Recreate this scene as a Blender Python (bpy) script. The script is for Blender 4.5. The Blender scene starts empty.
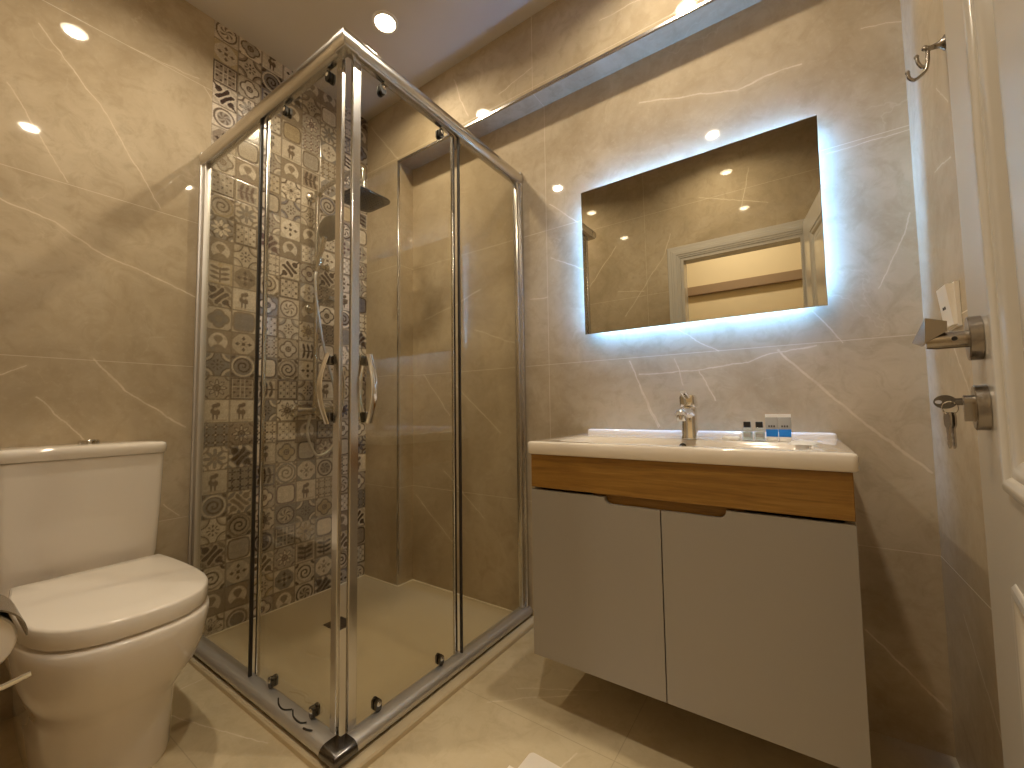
import bpy, bmesh, math, random
import numpy as np
from mathutils import Vector, Matrix

S = bpy.context.scene
COL = S.collection
R = math.radians

# ------------------------------------------------------------------ camera
cam_d = bpy.data.cameras.new('camera')
cam = bpy.data.objects.new('camera', cam_d)
COL.objects.link(cam)
YAW, PITCH, ROLL = R(-34.40), R(3.39), R(-0.818)
F_ = Vector((math.sin(YAW)*math.cos(PITCH), math.cos(YAW)*math.cos(PITCH), math.sin(PITCH)))
R0 = Vector((math.cos(YAW), -math.sin(YAW), 0)); U0 = R0.cross(F_)
Rr = R0*math.cos(ROLL)+U0*math.sin(ROLL); Uu = -R0*math.sin(ROLL)+U0*math.cos(ROLL)
m = Matrix((Rr, Uu, -F_)).transposed().to_4x4()
m.translation = Vector((1.9945, -1.4608, 0.9084))
cam.matrix_world = m
cam_d.sensor_fit = 'HORIZONTAL'; cam_d.sensor_width = 36.0
cam_d.lens = 36.0*415.69/1024
cam_d.clip_start = 0.005; cam_d.clip_end = 50
S.camera = cam

# ------------------------------------------------------------------ world, exposure
w = bpy.data.worlds.new('world'); S.world = w; w.use_nodes = True
w.node_tree.nodes['Background'].inputs[0].default_value = (1.0, 0.8, 0.6, 1)
w.node_tree.nodes['Background'].inputs[1].default_value = 0.0
S.view_settings.view_transform = 'Standard'; S.view_settings.look = 'None'
S.view_settings.gamma = 1.0; S.view_settings.use_curve_mapping = False
S.view_settings.exposure = 0.0
S.cycles.max_bounces = 14; S.cycles.diffuse_bounces = 6; S.cycles.glossy_bounces = 8
S.cycles.transmission_bounces = 8; S.cycles.transparent_max_bounces = 32
S.cycles.use_denoising = True
S.cycles.caustics_reflective = False; S.cycles.caustics_refractive = False
S.cycles.sample_clamp_indirect = 6.0

LAMP_W = 6.5            # each ceiling downlight
LAMP_C = (1.0, 0.86, 0.66)
LED_E = 190.0             # strip behind the mirror
LED_C = (0.20, 0.47, 1.0)
LAMPS = [(0.588, -0.345), (1.68, -0.345), (0.555, -1.105), (1.635, -1.115)]
ZC = 2.598

# ------------------------------------------------------------------ colour + node helpers
def lin(r, g, b):
    f = lambda c: ((c/255+0.055)/1.055)**2.4 if c/255 > 0.04045 else c/255/12.92
    return (f(r), f(g), f(b), 1)

class NT:
    def __init__(s, name):
        s.m = bpy.data.materials.new(name); s.m.use_nodes = True
        s.t = s.m.node_tree; s.n = s.t.nodes; s.l = s.t.links
        s.b = s.n['Principled BSDF']; s.out = s.n['Material Output']
    def new(s, typ, **kw):
        n = s.n.new(typ)
        for k, v in kw.items(): setattr(n, k, v)
        return n
    def put(s, sock, v):
        if isinstance(v, bpy.types.NodeSocket): s.l.new(v, sock)
        else: sock.default_value = v
    def math(s, op, a, b=0.0, c=0.0, clamp=False):
        n = s.new('ShaderNodeMath', operation=op, use_clamp=clamp)
        s.put(n.inputs[0], a); s.put(n.inputs[1], b); s.put(n.inputs[2], c)
        return n.outputs[0]
    def vm(s, op, a, b=(0, 0, 0), scale=None):
        n = s.new('ShaderNodeVectorMath', operation=op)
        s.put(n.inputs[0], a)
        if op != 'LENGTH': s.put(n.inputs[1], b)
        if scale is not None: s.put(n.inputs['Scale'], scale)
        return n.outputs['Value'] if op in ('DOT_PRODUCT', 'LENGTH', 'DISTANCE') else n.outputs[0]
    def noise(s, vec, scale, detail=4, rough=0.5, dist=0.0):
        n = s.new('ShaderNodeTexNoise')
        s.put(n.inputs['Vector'], vec); n.inputs['Scale'].default_value = scale
        n.inputs['Detail'].default_value = detail; n.inputs['Roughness'].default_value = rough
        n.inputs['Distortion'].default_value = dist
        return n
    def ramp(s, fac, stops):
        n = s.new('ShaderNodeValToRGB'); s.put(n.inputs[0], fac)
        e = n.color_ramp.elements
        while len(e) < len(stops): e.new(0.5)
        for el, (p, c) in zip(e, stops): el.position = p; el.color = c
        return n.outputs[0]
    def mix(s, fac, a, b):
        n = s.new('ShaderNodeMix', data_type='RGBA')
        s.put(n.inputs['Factor'], fac); s.put(n.inputs[6], a); s.put(n.inputs[7], b)
        return n.outputs[2]
    def smooth(s, v, lo, hi):
        n = s.new('ShaderNodeMapRange', interpolation_type='SMOOTHSTEP')
        s.put(n.inputs[0], v); n.inputs[1].default_value = lo; n.inputs[2].default_value = hi
        return n.outputs[0]
    def P(s, **kw):
        for k, v in kw.items(): s.put(s.b.inputs[k.replace('_', ' ')], v)
        return s.m

def plain(name, col, rough=0.4, metal=0.0, spec=0.5, coat=0.0, var=0.0):
    t = NT(name)
    base = col
    if var:
        tc = t.new('ShaderNodeTexCoord')
        nz = t.noise(tc.outputs['Object'], 9, 3)
        dark = tuple(c*(1-var) for c in col[:3])+(1,)
        base = t.mix(nz.outputs['Fac'], dark, col)
    t.P(Base_Color=base, Roughness=rough, Metallic=metal)
    t.b.inputs['Specular IOR Level'].default_value = spec
    t.b.inputs['Coat Weight'].default_value = coat
    t.b.inputs['Coat Roughness'].default_value = 0.03
    return t.m

def metal(name, col, rough, streak=0.0, axis=(1, 1, 60)):
    t = NT(name)
    tc = t.new('ShaderNodeTexCoord')
    mp = t.new('ShaderNodeMapping'); mp.inputs['Scale'].default_value = axis
    t.l.new(tc.outputs['Object'], mp.inputs[0])
    nz = t.noise(mp.outputs[0], 14, 3)
    rg = t.math('MULTIPLY_ADD', nz.outputs['Fac'], streak, rough-streak*0.5)
    t.P(Base_Color=col, Metallic=1.0, Roughness=rg)
    return t.m

def emit(name, col, e):
    t = NT(name)
    t.P(Base_Color=(0.9, 0.9, 0.9, 1), Emission_Color=col+(1,), Emission_Strength=e)
    return t.m

def marble(name, plane, veins, hs=(), vs=(), base=(186, 170, 144), light=(204, 189, 164), dark=(161, 144, 117), rough=0.035, seam_col=(216, 202, 176)):
    """polished beige stone-look tile: cloudy base, pale veins along given polylines, fine joints"""
    t = NT(name)
    tc = t.new('ShaderNodeTexCoord')
    sp = t.new('ShaderNodeSeparateXYZ'); t.l.new(tc.outputs['Object'], sp.inputs[0])
    a, b = {'xz': (0, 2), 'yz': (1, 2), 'xy': (0, 1)}[plane]
    U, V = sp.outputs[a], sp.outputs[b]
    cb = t.new('ShaderNodeCombineXYZ'); t.l.new(U, cb.inputs[0]); t.l.new(V, cb.inputs[1])
    uv = cb.outputs[0]
    n1 = t.noise(tc.outputs['Object'], 2.2, 6, 0.6, 0.6)
    n2 = t.noise(tc.outputs['Object'], 14, 6, 0.65, 1.2)
    c1 = t.ramp(n1.outputs['Fac'], [(0.28, lin(*dark)), (0.5, lin(*base)), (0.74, lin(*light))])
    sp2 = t.smooth(n2.outputs['Fac'], 0.42, 0.72)
    c2 = t.mix(t.math('MULTIPLY', sp2, 0.45), c1, lin(*dark))
    n3 = t.noise(tc.outputs['Object'], 60, 5, 0.7)
    c2 = t.mix(t.math('MULTIPLY', t.smooth(n3.outputs['Fac'], 0.5, 0.8), 0.32), c2, lin(*light))
    # warp for veins
    wn = t.noise(tc.outputs['Object'], 9, 5, 0.6)
    wv = t.vm('SCALE', t.vm('SUBTRACT', wn.outputs['Color'], (0.5, 0.5, 0.5)), scale=0.030)
    pz = t.vm('MULTIPLY', t.vm('ADD', uv, wv), (1, 1, 0))
    best = None
    for line, wid in veins:
        d0 = None
        for p, q in zip(line[:-1], line[1:]):
            bx, by = q[0]-p[0], q[1]-p[1]; L2 = bx*bx+by*by
            pa = t.vm('SUBTRACT', pz, (p[0], p[1], 0))
            h = t.math('MULTIPLY', t.vm('DOT_PRODUCT', pa, (bx, by, 0)), 1.0/L2, clamp=True)
            sc = t.vm('SCALE', (bx, by, 0), scale=h)
            d = t.vm('DISTANCE', pa, sc)
            d0 = d if d0 is None else t.math('MINIMUM', d0, d)
        d0 = t.math('DIVIDE', d0, wid*0.82)
        best = d0 if best is None else t.math('MINIMUM', best, d0)
    # hairline random veins
    vo = t.new('ShaderNodeTexVoronoi', feature='DISTANCE_TO_EDGE')
    mp = t.new('ShaderNodeMapping'); mp.inputs['Rotation'].default_value = (0.5, 0.6, 0.7); mp.inputs['Scale'].default_value = (1.0, 2.2, 1.4)
    big = t.noise(tc.outputs['Object'], 3, 5, 0.6)
    t.l.new(t.vm('ADD', tc.outputs['Object'], t.vm('SCALE', t.vm('SUBTRACT', big.outputs['Color'], (.5, .5, .5)), scale=0.35)), mp.inputs[0])
    t.l.new(mp.outputs[0], vo.inputs['Vector']); vo.inputs['Scale'].default_value = 1.7
    hair = t.math('SUBTRACT', 1.0, t.smooth(vo.outputs['Distance'], 0.0, 0.010))
    brk = t.noise(tc.outputs['Object'], 4.5, 2)
    hair = t.math('MULTIPLY', hair, t.math('MULTIPLY', t.smooth(brk.outputs['Fac'], 0.50, 0.66), 0.16))
    col = t.mix(hair, c2, lin(226, 212, 188))
    if best is not None:
        vn = t.noise(tc.outputs['Object'], 22, 3)
        core = t.math('SUBTRACT', 1.0, t.smooth(best, 0.3, 1.0))
        halo = t.math('SUBTRACT', 1.0, t.smooth(best, 0.0, 5.0))
        core = t.math('MULTIPLY', core, t.math('MULTIPLY_ADD', vn.outputs['Fac'], 0.95, -0.05), clamp=True)
        col = t.mix(t.math('MULTIPLY', halo, 0.12), col, lin(225, 208, 180))
        col = t.mix(core, col, lin(236, 224, 202))
    sm = None
    for c in hs:
        d = t.math('ABSOLUTE', t.math('SUBTRACT', V, c)); sm = d if sm is None else t.math('MINIMUM', sm, d)
    for c in vs:
        if isinstance(c, tuple):        # (u, vmin, vmax)
            d = t.math('ABSOLUTE', t.math('SUBTRACT', U, c[0]))
            out = t.math('ADD', t.math('MAXIMUM', t.math('SUBTRACT', c[1], V), 0.0), t.math('MAXIMUM', t.math('SUBTRACT', V, c[2]), 0.0))
            d = t.math('ADD', d, out)
        else:
            d = t.math('ABSOLUTE', t.math('SUBTRACT', U, c))
        sm = d if sm is None else t.math('MINIMUM', sm, d)
    bump = None
    if sm is not None:
        k = t.math('SUBTRACT', 1.0, t.smooth(sm, 0.0007, 0.0018))
        col = t.mix(t.math('MULTIPLY', k, 0.5), col, lin(*seam_col))
        rg = t.math('MULTIPLY_ADD', k, 0.5, rough)
    else: rg = rough
    t.P(Base_Color=col, Roughness=rg)
    t.b.inputs['Specular IOR Level'].default_value = 0.5
    bp = t.new('ShaderNodeBump'); bp.inputs['Strength'].default_value = 0.035; bp.inputs['Distance'].default_value = 0.002
    nb = t.noise(tc.outputs['Object'], 5, 2); t.l.new(nb.outputs['Fac'], bp.inputs['Height'])
    t.l.new(bp.outputs[0], t.b.inputs['Normal'])
    return t.m

def thin_glass(name, tint, f0=0.045, rough=0.0):
    t = NT(name)
    tr = t.new('ShaderNodeBsdfTransparent'); tr.inputs[0].default_value = tint
    gl = t.new('ShaderNodeBsdfGlossy'); gl.inputs['Roughness'].default_value = rough
    lw = t.new('ShaderNodeLayerWeight'); lw.inputs[0].default_value = 0.5
    f5 = t.math('POWER', lw.outputs['Facing'], 5.0)
    fr = t.math('MULTIPLY_ADD', f5, 1-f0, f0)
    mx = t.new('ShaderNodeMixShader'); t.l.new(fr, mx.inputs[0]); t.l.new(tr.outputs[0], mx.inputs[1]); t.l.new(gl.outputs[0], mx.inputs[2])
    t.l.new(mx.outputs[0], t.out.inputs[0]); t.n.remove(t.b)
    return t.m

def wood(name):
    t = NT(name)
    tc = t.new('ShaderNodeTexCoord')
    mp = t.new('ShaderNodeMapping'); mp.inputs['Scale'].default_value = (1.5, 14, 26)
    t.l.new(tc.outputs['Object'], mp.inputs[0])
    n1 = t.noise(mp.outputs[0], 3.0, 8, 0.62, 0.6)
    mp2 = t.new('ShaderNodeMapping'); mp2.inputs['Scale'].default_value = (4, 60, 150)
    t.l.new(tc.outputs['Object'], mp2.inputs[0])
    n2 = t.noise(mp2.outputs[0], 3.0, 4, 0.6)
    c = t.ramp(n1.outputs['Fac'], [(0.25, lin(116, 82, 30)), (0.5, lin(143, 104, 42)), (0.75, lin(164, 125, 60))])
    c = t.mix(t.math('MULTIPLY', t.smooth(n2.outputs['Fac'], 0.5, 0.75), 0.45), c, lin(96, 66, 24))
    t.P(Base_Color=c, Roughness=0.42)
    return t.m

# ------------------------------------------------------------------ mesh helpers
WM = {}
def finish(bm, ang=38):
    bmesh.ops.recalc_face_normals(bm, faces=bm.faces)
    lim = R(ang)
    for f in bm.faces: f.smooth = True
    for e in bm.edges:
        if len(e.link_faces) != 2 or e.calc_face_angle(0) > lim: e.smooth = False

def obj(name, bm, mat, parent=None, ang=38, recalc=True):
    if recalc: finish(bm, ang)
    me = bpy.data.meshes.new(name)
    bm.to_mesh(me); bm.free()
    for mm in (mat if isinstance(mat, (list, tuple)) else [mat]): me.materials.append(mm)
    o = bpy.data.objects.new(name, me); COL.objects.link(o)
    if parent is not None:
        M = WM[parent.name]
        me.transform(M.inverted()); o.parent = parent; WM[o.name] = M
    else: WM[o.name] = Matrix.Identity(4)
    return o

def thing(name, label, cat, loc=(0, 0, 0), rotz=0.0, group=None):
    o = bpy.data.objects.new(name, None); COL.objects.link(o)
    o.empty_display_size = 0.05
    o.location = loc; o.rotation_euler = (0, 0, rotz)
    WM[o.name] = Matrix.Translation(Vector(loc)) @ Matrix.Rotation(rotz, 4, 'Z')
    o['label'] = label; o['category'] = cat; o['kind'] = 'thing'
    if group: o['group'] = group
    return o

def tag(o, label, cat, group=None):
    o['label'] = label; o['category'] = cat; o['kind'] = 'thing'
    if group: o['group'] = group
    return o

def struct(name, bm, mat, parent=None, **kw):
    o = obj(name, bm, mat, parent, **kw)
    if parent is None: o['kind'] = 'structure'
    return o

def recentre(o, loc):
    """put the origin of a one-mesh thing at its base"""
    o.data.transform(Matrix.Translation(-Vector(loc))); o.location = loc
    return o

def dup(root, loc, label=None):
    r = root.copy(); COL.objects.link(r); r.location = loc
    if label: r['label'] = label
    for ch in list(root.children):
        c = ch.copy(); COL.objects.link(c); c.parent = r
        for g in list(ch.children):
            d = g.copy(); COL.objects.link(d); d.parent = c
    return r

def box(bm, x0, x1, y0, y1, z0, z1, bev=0.0, seg=2, mi=0, M=None):
    g = bmesh.ops.create_cube(bm, size=1.0)
    vs = g['verts']
    for v in vs:
        v.co = Vector(((x0+x1)/2+v.co.x*(x1-x0), (y0+y1)/2+v.co.y*(y1-y0), (z0+z1)/2+v.co.z*(z1-z0)))
    fs = list({f for v in vs for f in v.link_faces})
    for f in fs: f.material_index = mi
    if bev > 0:
        es = list({e for v in vs for e in v.link_edges})
        r = bmesh.ops.bevel(bm, geom=es, offset=bev, segments=seg, profile=0.5, affect='EDGES', clamp_overlap=True)
        vs = list({v for f in r['faces'] for v in f.verts} | {v for v in vs if v.is_valid})
    if M is not None: bmesh.ops.transform(bm, matrix=M, verts=[v for v in vs if v.is_valid])
    return bm

def loft(bm, loops, cap0=True, cap1=True, mi=0, closed=True):
    rows = [[bm.verts.new(p) for p in lp] for lp in loops]
    n = len(rows[0])
    for a, b in zip(rows[:-1], rows[1:]):
        for i in range(n if closed else n-1):
            f = bm.faces.new((a[i], a[(i+1) % n], b[(i+1) % n], b[i])); f.material_index = mi
    if cap0: bm.faces.new(rows[0][::-1]).material_index = mi
    if cap1: bm.faces.new(rows[-1]).material_index = mi
    return bm

def frames(pts):
    pts = [Vector(p) for p in pts]
    T = []
    for i in range(len(pts)):
        a = pts[max(i-1, 0)]; b = pts[min(i+1, len(pts)-1)]
        T.append((b-a).normalized())
    up = Vector((0, 0, 1)) if abs(T[0].z) < 0.9 else Vector((1, 0, 0))
    N = [(up - T[0]*up.dot(T[0])).normalized()]
    for i in range(1, len(pts)):
        v = N[-1] - T[i]*N[-1].dot(T[i])
        N.append(v.normalized())
    return pts, T, N

def tube(bm, pts, r, n=12, flat=None, mi=0, up=None):
    """round (or elliptic: flat=(ra, rb) multipliers) tube along a path"""
    pts, T, N = frames(pts)
    loops = []
    for i, p in enumerate(pts):
        rr = r[i] if isinstance(r, (list, tuple)) else r
        a = N[i]
        if up is not None:
            u = Vector(up); a = (u - T[i]*u.dot(T[i])).normalized()
        b = T[i].cross(a)
        fa, fb = flat or (1, 1)
        loops.append([p + a*(math.cos(2*math.pi*k/n)*rr*fa) + b*(math.sin(2*math.pi*k/n)*rr*fb) for k in range(n)])
    return loft(bm, loops, mi=mi)

def curve(ctrl, n=8):
    """Catmull-Rom through control points"""
    P = [Vector(c) for c in ctrl]
    P = [P[0]*2-P[1]] + P + [P[-1]*2-P[-2]]
    out = []
    for i in range(1, len(P)-2):
        for k in range(n):
            t = k/n
            out.append(0.5*((2*P[i]) + (-P[i-1]+P[i+1])*t + (2*P[i-1]-5*P[i]+4*P[i+1]-P[i+2])*t*t + (-P[i-1]+3*P[i]-3*P[i+1]+P[i+2])*t**3))
    out.append(P[-2].copy())
    return out

def lathe(bm, prof, origin, axis, n=24, mi=0):
    o = Vector(origin); ax = Vector(axis).normalized()
    u = ax.orthogonal().normalized(); v = ax.cross(u)
    loops = [[o + ax*h + (u*math.cos(2*math.pi*k/n) + v*math.sin(2*math.pi*k/n))*max(r, 1e-5) for k in range(n)] for r, h in prof]
    return loft(bm, loops, mi=mi)

def prism(bm, poly, axis, a, b, mi=0):
    def pt(p, h):
        return {'x': (h, p[0], p[1]), 'y': (p[0], h, p[1]), 'z': (p[0], p[1], h)}[axis]
    return loft(bm, [[pt(p, a) for p in poly], [pt(p, b) for p in poly]], mi=mi)

def rrect(x0, x1, y0, y1, r, n=6):
    out = []
    for cx, cy, a0 in ((x1-r, y1-r, 0), (x0+r, y1-r, 90), (x0+r, y0+r, 180), (x1-r, y0+r, 270)):
        for k in range(n+1):
            a = R(a0+90*k/n); out.append((cx+r*math.cos(a), cy+r*math.sin(a)))
    return out

def ellipsoid(bm, c, rx, ry, rz, n=14, mi=0):
    c = Vector(c); loops = []
    for i in range(1, n):
        t = math.pi*i/n
        loops.append([c+Vector((rx*math.sin(t)*math.cos(2*math.pi*k/n/1), ry*math.sin(t)*math.sin(2*math.pi*k/n), rz*math.cos(t))) for k in range(n)])
    return loft(bm, loops, mi=mi)

B = bmesh.new

# ------------------------------------------------------------------ materials
SEAM_H = (0.505, 1.095, 1.685, 2.277)
V_BACK = [
 ([(1.954, 1.085), (2.018, 1.005), (2.141, 0.861), (2.282, 0.718)], 0.0058),
 ([(1.511, 1.032), (1.694, 1.031), (1.87, 1.05), (1.954, 1.079), (2.047, 1.086)], 0.0035),
 ([(1.635, 1.075), (1.663, 0.987)], 0.003), ([(1.51, 0.986), (1.567, 0.83)], 0.003),
 ([(1.475, 1.087), (1.571, 0.834)], 0.0040),
 ([(1.546, 2.084), (1.873, 1.981), (1.994, 1.989), (2.052, 1.983)], 0.0045),
 ([(2.103, 1.67), (2.199, 1.671), (2.289, 1.668)], 0.002),
 ([(2.044, 1.194), (2.111, 1.088)], 0.0032), ([(1.626, 1.196), (1.779, 1.091)], 0.003),
 ([(2.276, 1.433), (2.204, 1.237)], 0.0025), ([(2.127, 0.272), (2.278, 0.116)], 0.004),
 ([(1.137, 1.796), (1.273, 1.683)], 0.003), ([(1.031, 1.391), (1.118, 1.391)], 0.003),
 ([(0.359, 1.094), (0.545, 0.876)], 0.004), ([(0.297, 0.457), (0.58, 0.234)], 0.0042),
 ([(0.5, 0.60), (0.76, 0.40)], 0.003), ([(0.55, 1.06), (0.86, 0.80)], 0.003),
 ([(2.198, 2.016), (2.295, 1.992)], 0.002), ([(0.713, 1.294), (0.974, 1.195)], 0.003),
 ([(0.368, 1.39), (0.584, 1.438), (0.747, 1.487)], 0.003), ([(1.72, 1.033), (1.764, 0.928)], 0.003),
 ([(1.14, 1.56), (1.30, 1.47)], 0.003),
 ([(0.675, 2.53), (0.713, 2.405), (0.768, 2.301)], 0.0042), ([(0.946, 2.329), (1.117, 2.363)], 0.0035),
 ([(0.03, 2.549), (0.265, 2.272)], 0.0040), ([(1.431, 2.405), (1.586, 2.395)], 0.003),
]
V_LEFT = [
 ([(-1.268, 2.193), (-1.113, 2.006), (-0.932, 1.702)], 0.0035),
 ([(-1.36, 1.585), (-1.217, 1.548), (-1.093, 1.475), (-0.958, 1.432), (-0.81, 1.379)], 0.0042),
 ([(-1.322, 1.951), (-1.259, 1.831), (-1.183, 1.692)], 0.003),
 ([(-1.099, 1.097), (-1.015, 0.995), (-0.837, 0.855)], 0.0050),
 ([(-1.227, 0.967), (-1.109, 0.823)], 0.0035), ([(-1.301, 1.033), (-1.251, 1.064)], 0.0028),
 ([(-1.04, 2.277), (-0.82, 2.296)], 0.0022), ([(-0.894, 0.564), (-0.847, 0.516)], 0.003),
 ([(-0.802, 2.273), (-0.772, 2.23)], 0.003),
]
V_RIGHT = [([(-0.06, 1.13), (-0.22, 0.93)], 0.0025), ([(-0.10, 1.46), (-0.22, 1.43)], 0.003), ([(-0.16, 1.62), (-0.23, 1.55)], 0.003),
           ([(-0.06, 0.42), (-0.3, 0.22)], 0.003), ([(-0.05, 1.95), (-0.3, 2.1)], 0.003)]
V_FLOOR = [
 ([(1.158, -0.401), (1.26, -0.313), (1.375, -0.215)], 0.004), ([(1.472, -0.419), (1.462, -0.484)], 0.004),
 ([(1.2, -0.30), (1.43, -0.16)], 0.003), ([(0.277, -0.911), (0.262, -0.80)], 0.003),
 ([(0.3, -1.0), (0.75, -0.86)], 0.003),
]
V_FRONT = [([(0.95, 1.55), (1.25, 1.95), (1.30, 2.1)], 0.004), ([(0.4, 1.5), (0.9, 2.1)], 0.004), ([(1.5, 2.3), (1.9, 2.15)], 0.003), ([(1.75, 2.15), (1.8, 2.4)], 0.003), ([(0.9, 1.75), (1.1, 1.72)], 0.003)]
M_BACK = marble('beige_tile_back', 'xz', V_BACK, SEAM_H, (1.122,))
M_LEFT = marble('beige_tile_left', 'yz', V_LEFT, SEAM_H, ())
M_RIGHT = marble('beige_tile_right', 'yz', V_RIGHT, (0.505, 1.095, 2.277), ())
M_FRONT = marble('beige_tile_front', 'xz', V_FRONT, SEAM_H, (1.122,))
M_FLOOR = marble('beige_floor_tile', 'xy', V_FLOOR, (-0.392, -1.0), ((1.565, -1.0, 0.2), (0.95, -2, -0.392)), base=(204, 188, 156), light=(217, 202, 172), dark=(184, 167, 134), rough=0.06, seam_col=(138, 116, 84))
M_CEIL = plain('white_ceiling_paint', lin(205, 198, 190), 0.7, var=0.03)
M_HALL = plain('cream_wall_paint', lin(226, 212, 182), 0.7, var=0.04)
M_HALLB = plain('taupe_band_paint', lin(150, 128, 104), 0.6, var=0.05)
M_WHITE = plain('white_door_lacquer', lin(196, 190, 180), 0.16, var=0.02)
M_CERAMIC = plain('white_glazed_ceramic', lin(232, 224, 214), 0.07, spec=0.6, coat=0.3)
M_SEAT = plain('white_seat_plastic', lin(235, 227, 216), 0.12, spec=0.5)
M_CHROME = metal('polished_chrome', (0.80, 0.79, 0.77, 1), 0.07, 0.03)
M_ALU = metal('satin_chrome_profile', (0.60, 0.575, 0.535, 1), 0.22, 0.06, (4, 4, 4))
M_RAIL = metal('grey_anodised_rail', (0.62, 0.60, 0.575, 1), 0.38, 0.06, (4, 4, 4))
M_RAIL.node_tree.nodes['Principled BSDF'].inputs['Metallic'].default_value = 0.75
M_STEEL = metal('brushed_nickel', (0.33, 0.295, 0.255, 1), 0.24, 0.10, (6, 6, 120))
M_DARKM = metal('dark_chrome', (0.16, 0.15, 0.14, 1), 0.2, 0.05)
M_BLACK = plain('black_plastic', lin(22, 20, 20), 0.35, var=0.1)
M_SEAL = plain('dark_door_seal', lin(40, 34, 28), 0.5, var=0.1)
M_CLEAR = thin_glass('clear_strip', (0.93, 0.91, 0.86, 1), 0.06, 0.08)
M_GLASS = thin_glass('shower_glass', (0.93, 0.915, 0.855, 1), 0.05)
M_TRAY = plain('cream_shower_tray_acrylic', lin(206, 190, 160), 0.22, var=0.05)
M_SEALANT = plain('white_silicone', lin(238, 228, 204), 0.4, var=0.04)
M_WOOD = wood('oak_veneer')
M_TAUPE = plain('taupe_matt_lacquer', lin(155, 149, 141), 0.36, var=0.02)
M_GAP = plain('shadow_gap_board', lin(60, 48, 36), 0.6, var=0.1)
M_MIRROR = metal('silvered_mirror', (0.60, 0.575, 0.49, 1), 0.0, 0.0)
M_LED = emit('cool_white_led', LED_C, LED_E)
M_DIFF = emit('warm_lamp_diffuser', (1.0, 0.86, 0.62), 26.0)
M_TRIMW = plain('white_lamp_ring', lin(236, 230, 220), 0.35, var=0.02)
M_PAPER = plain('white_tissue_paper', lin(236, 226, 212), 0.9, var=0.05)
M_CLOTH = plain('white_cotton_terry', lin(240, 230, 216), 0.95, var=0.08)
M_PLASTIC = plain('white_socket_plastic', lin(236, 230, 220), 0.35, var=0.02)
M_INK = plain('grey_print', lin(70, 66, 66), 0.6, var=0.05)
M_BOTTLE = thin_glass('clear_bottle_plastic', (0.90, 0.94, 0.95, 1), 0.08, 0.1)
M_LIQUID = plain('pale_gel', lin(222, 234, 240), 0.15, var=0.03)
M_BLUE = plain('blue_print', lin(20, 130, 235), 0.35, var=0.05)
M_GREYB = plain('silver_grey_print', lin(166, 168, 172), 0.3, var=0.05)
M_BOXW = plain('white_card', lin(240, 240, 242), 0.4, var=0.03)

# ------------------------------------------------------------------ the room
XR_, YB, D_ = 2.288, -1.475, 0.0978
XREC, ZS = 0.2724, 2.2521
bm = B(); box(bm, -0.15, 3.2, -2.9, 0.3, -0.12, 0.0)
struct('floor', bm, M_FLOOR)
bm = B(); box(bm, -0.15, 2.44, YB-0.10, 0.3, ZC, ZC+0.12)
struct('ceiling', bm, M_CEIL)
bm = B()
loft(bm, [[(x, y, 0) for x, y in ((-0.12, 0), (XREC, 0), (XREC, D_), (2.44, D_), (2.44, 0.3), (-0.12, 0.3))], [(x, y, ZS) for x, y in ((-0.12, 0), (XREC, 0), (XREC, D_), (2.44, D_), (2.44, 0.3), (-0.12, 0.3))]], cap1=False)
prism(bm, [(-0.12, 0), (2.44, 0), (2.44, 0.3), (-0.12, 0.3)], 'z', ZS, ZC)
bm.faces.ensure_lookup_table()
struct('wall_back', bm, M_BACK)
bm = B(); box(bm, XR_, 2.44, YB-0.10, 0.30, 0, ZC)
struct('wall_right', bm, M_RIGHT)
OX0, OX1, OZ = 1.36, 2.075, 1.905
bm = B()
box(bm, -0.15, OX0, YB-0.10, YB, 0, ZC); box(bm, OX1, 2.44, YB-0.10, YB, 0, ZC); box(bm, OX0, OX1, YB-0.10, YB, OZ, ZC)
struct('wall_front', bm, M_FRONT)

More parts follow.
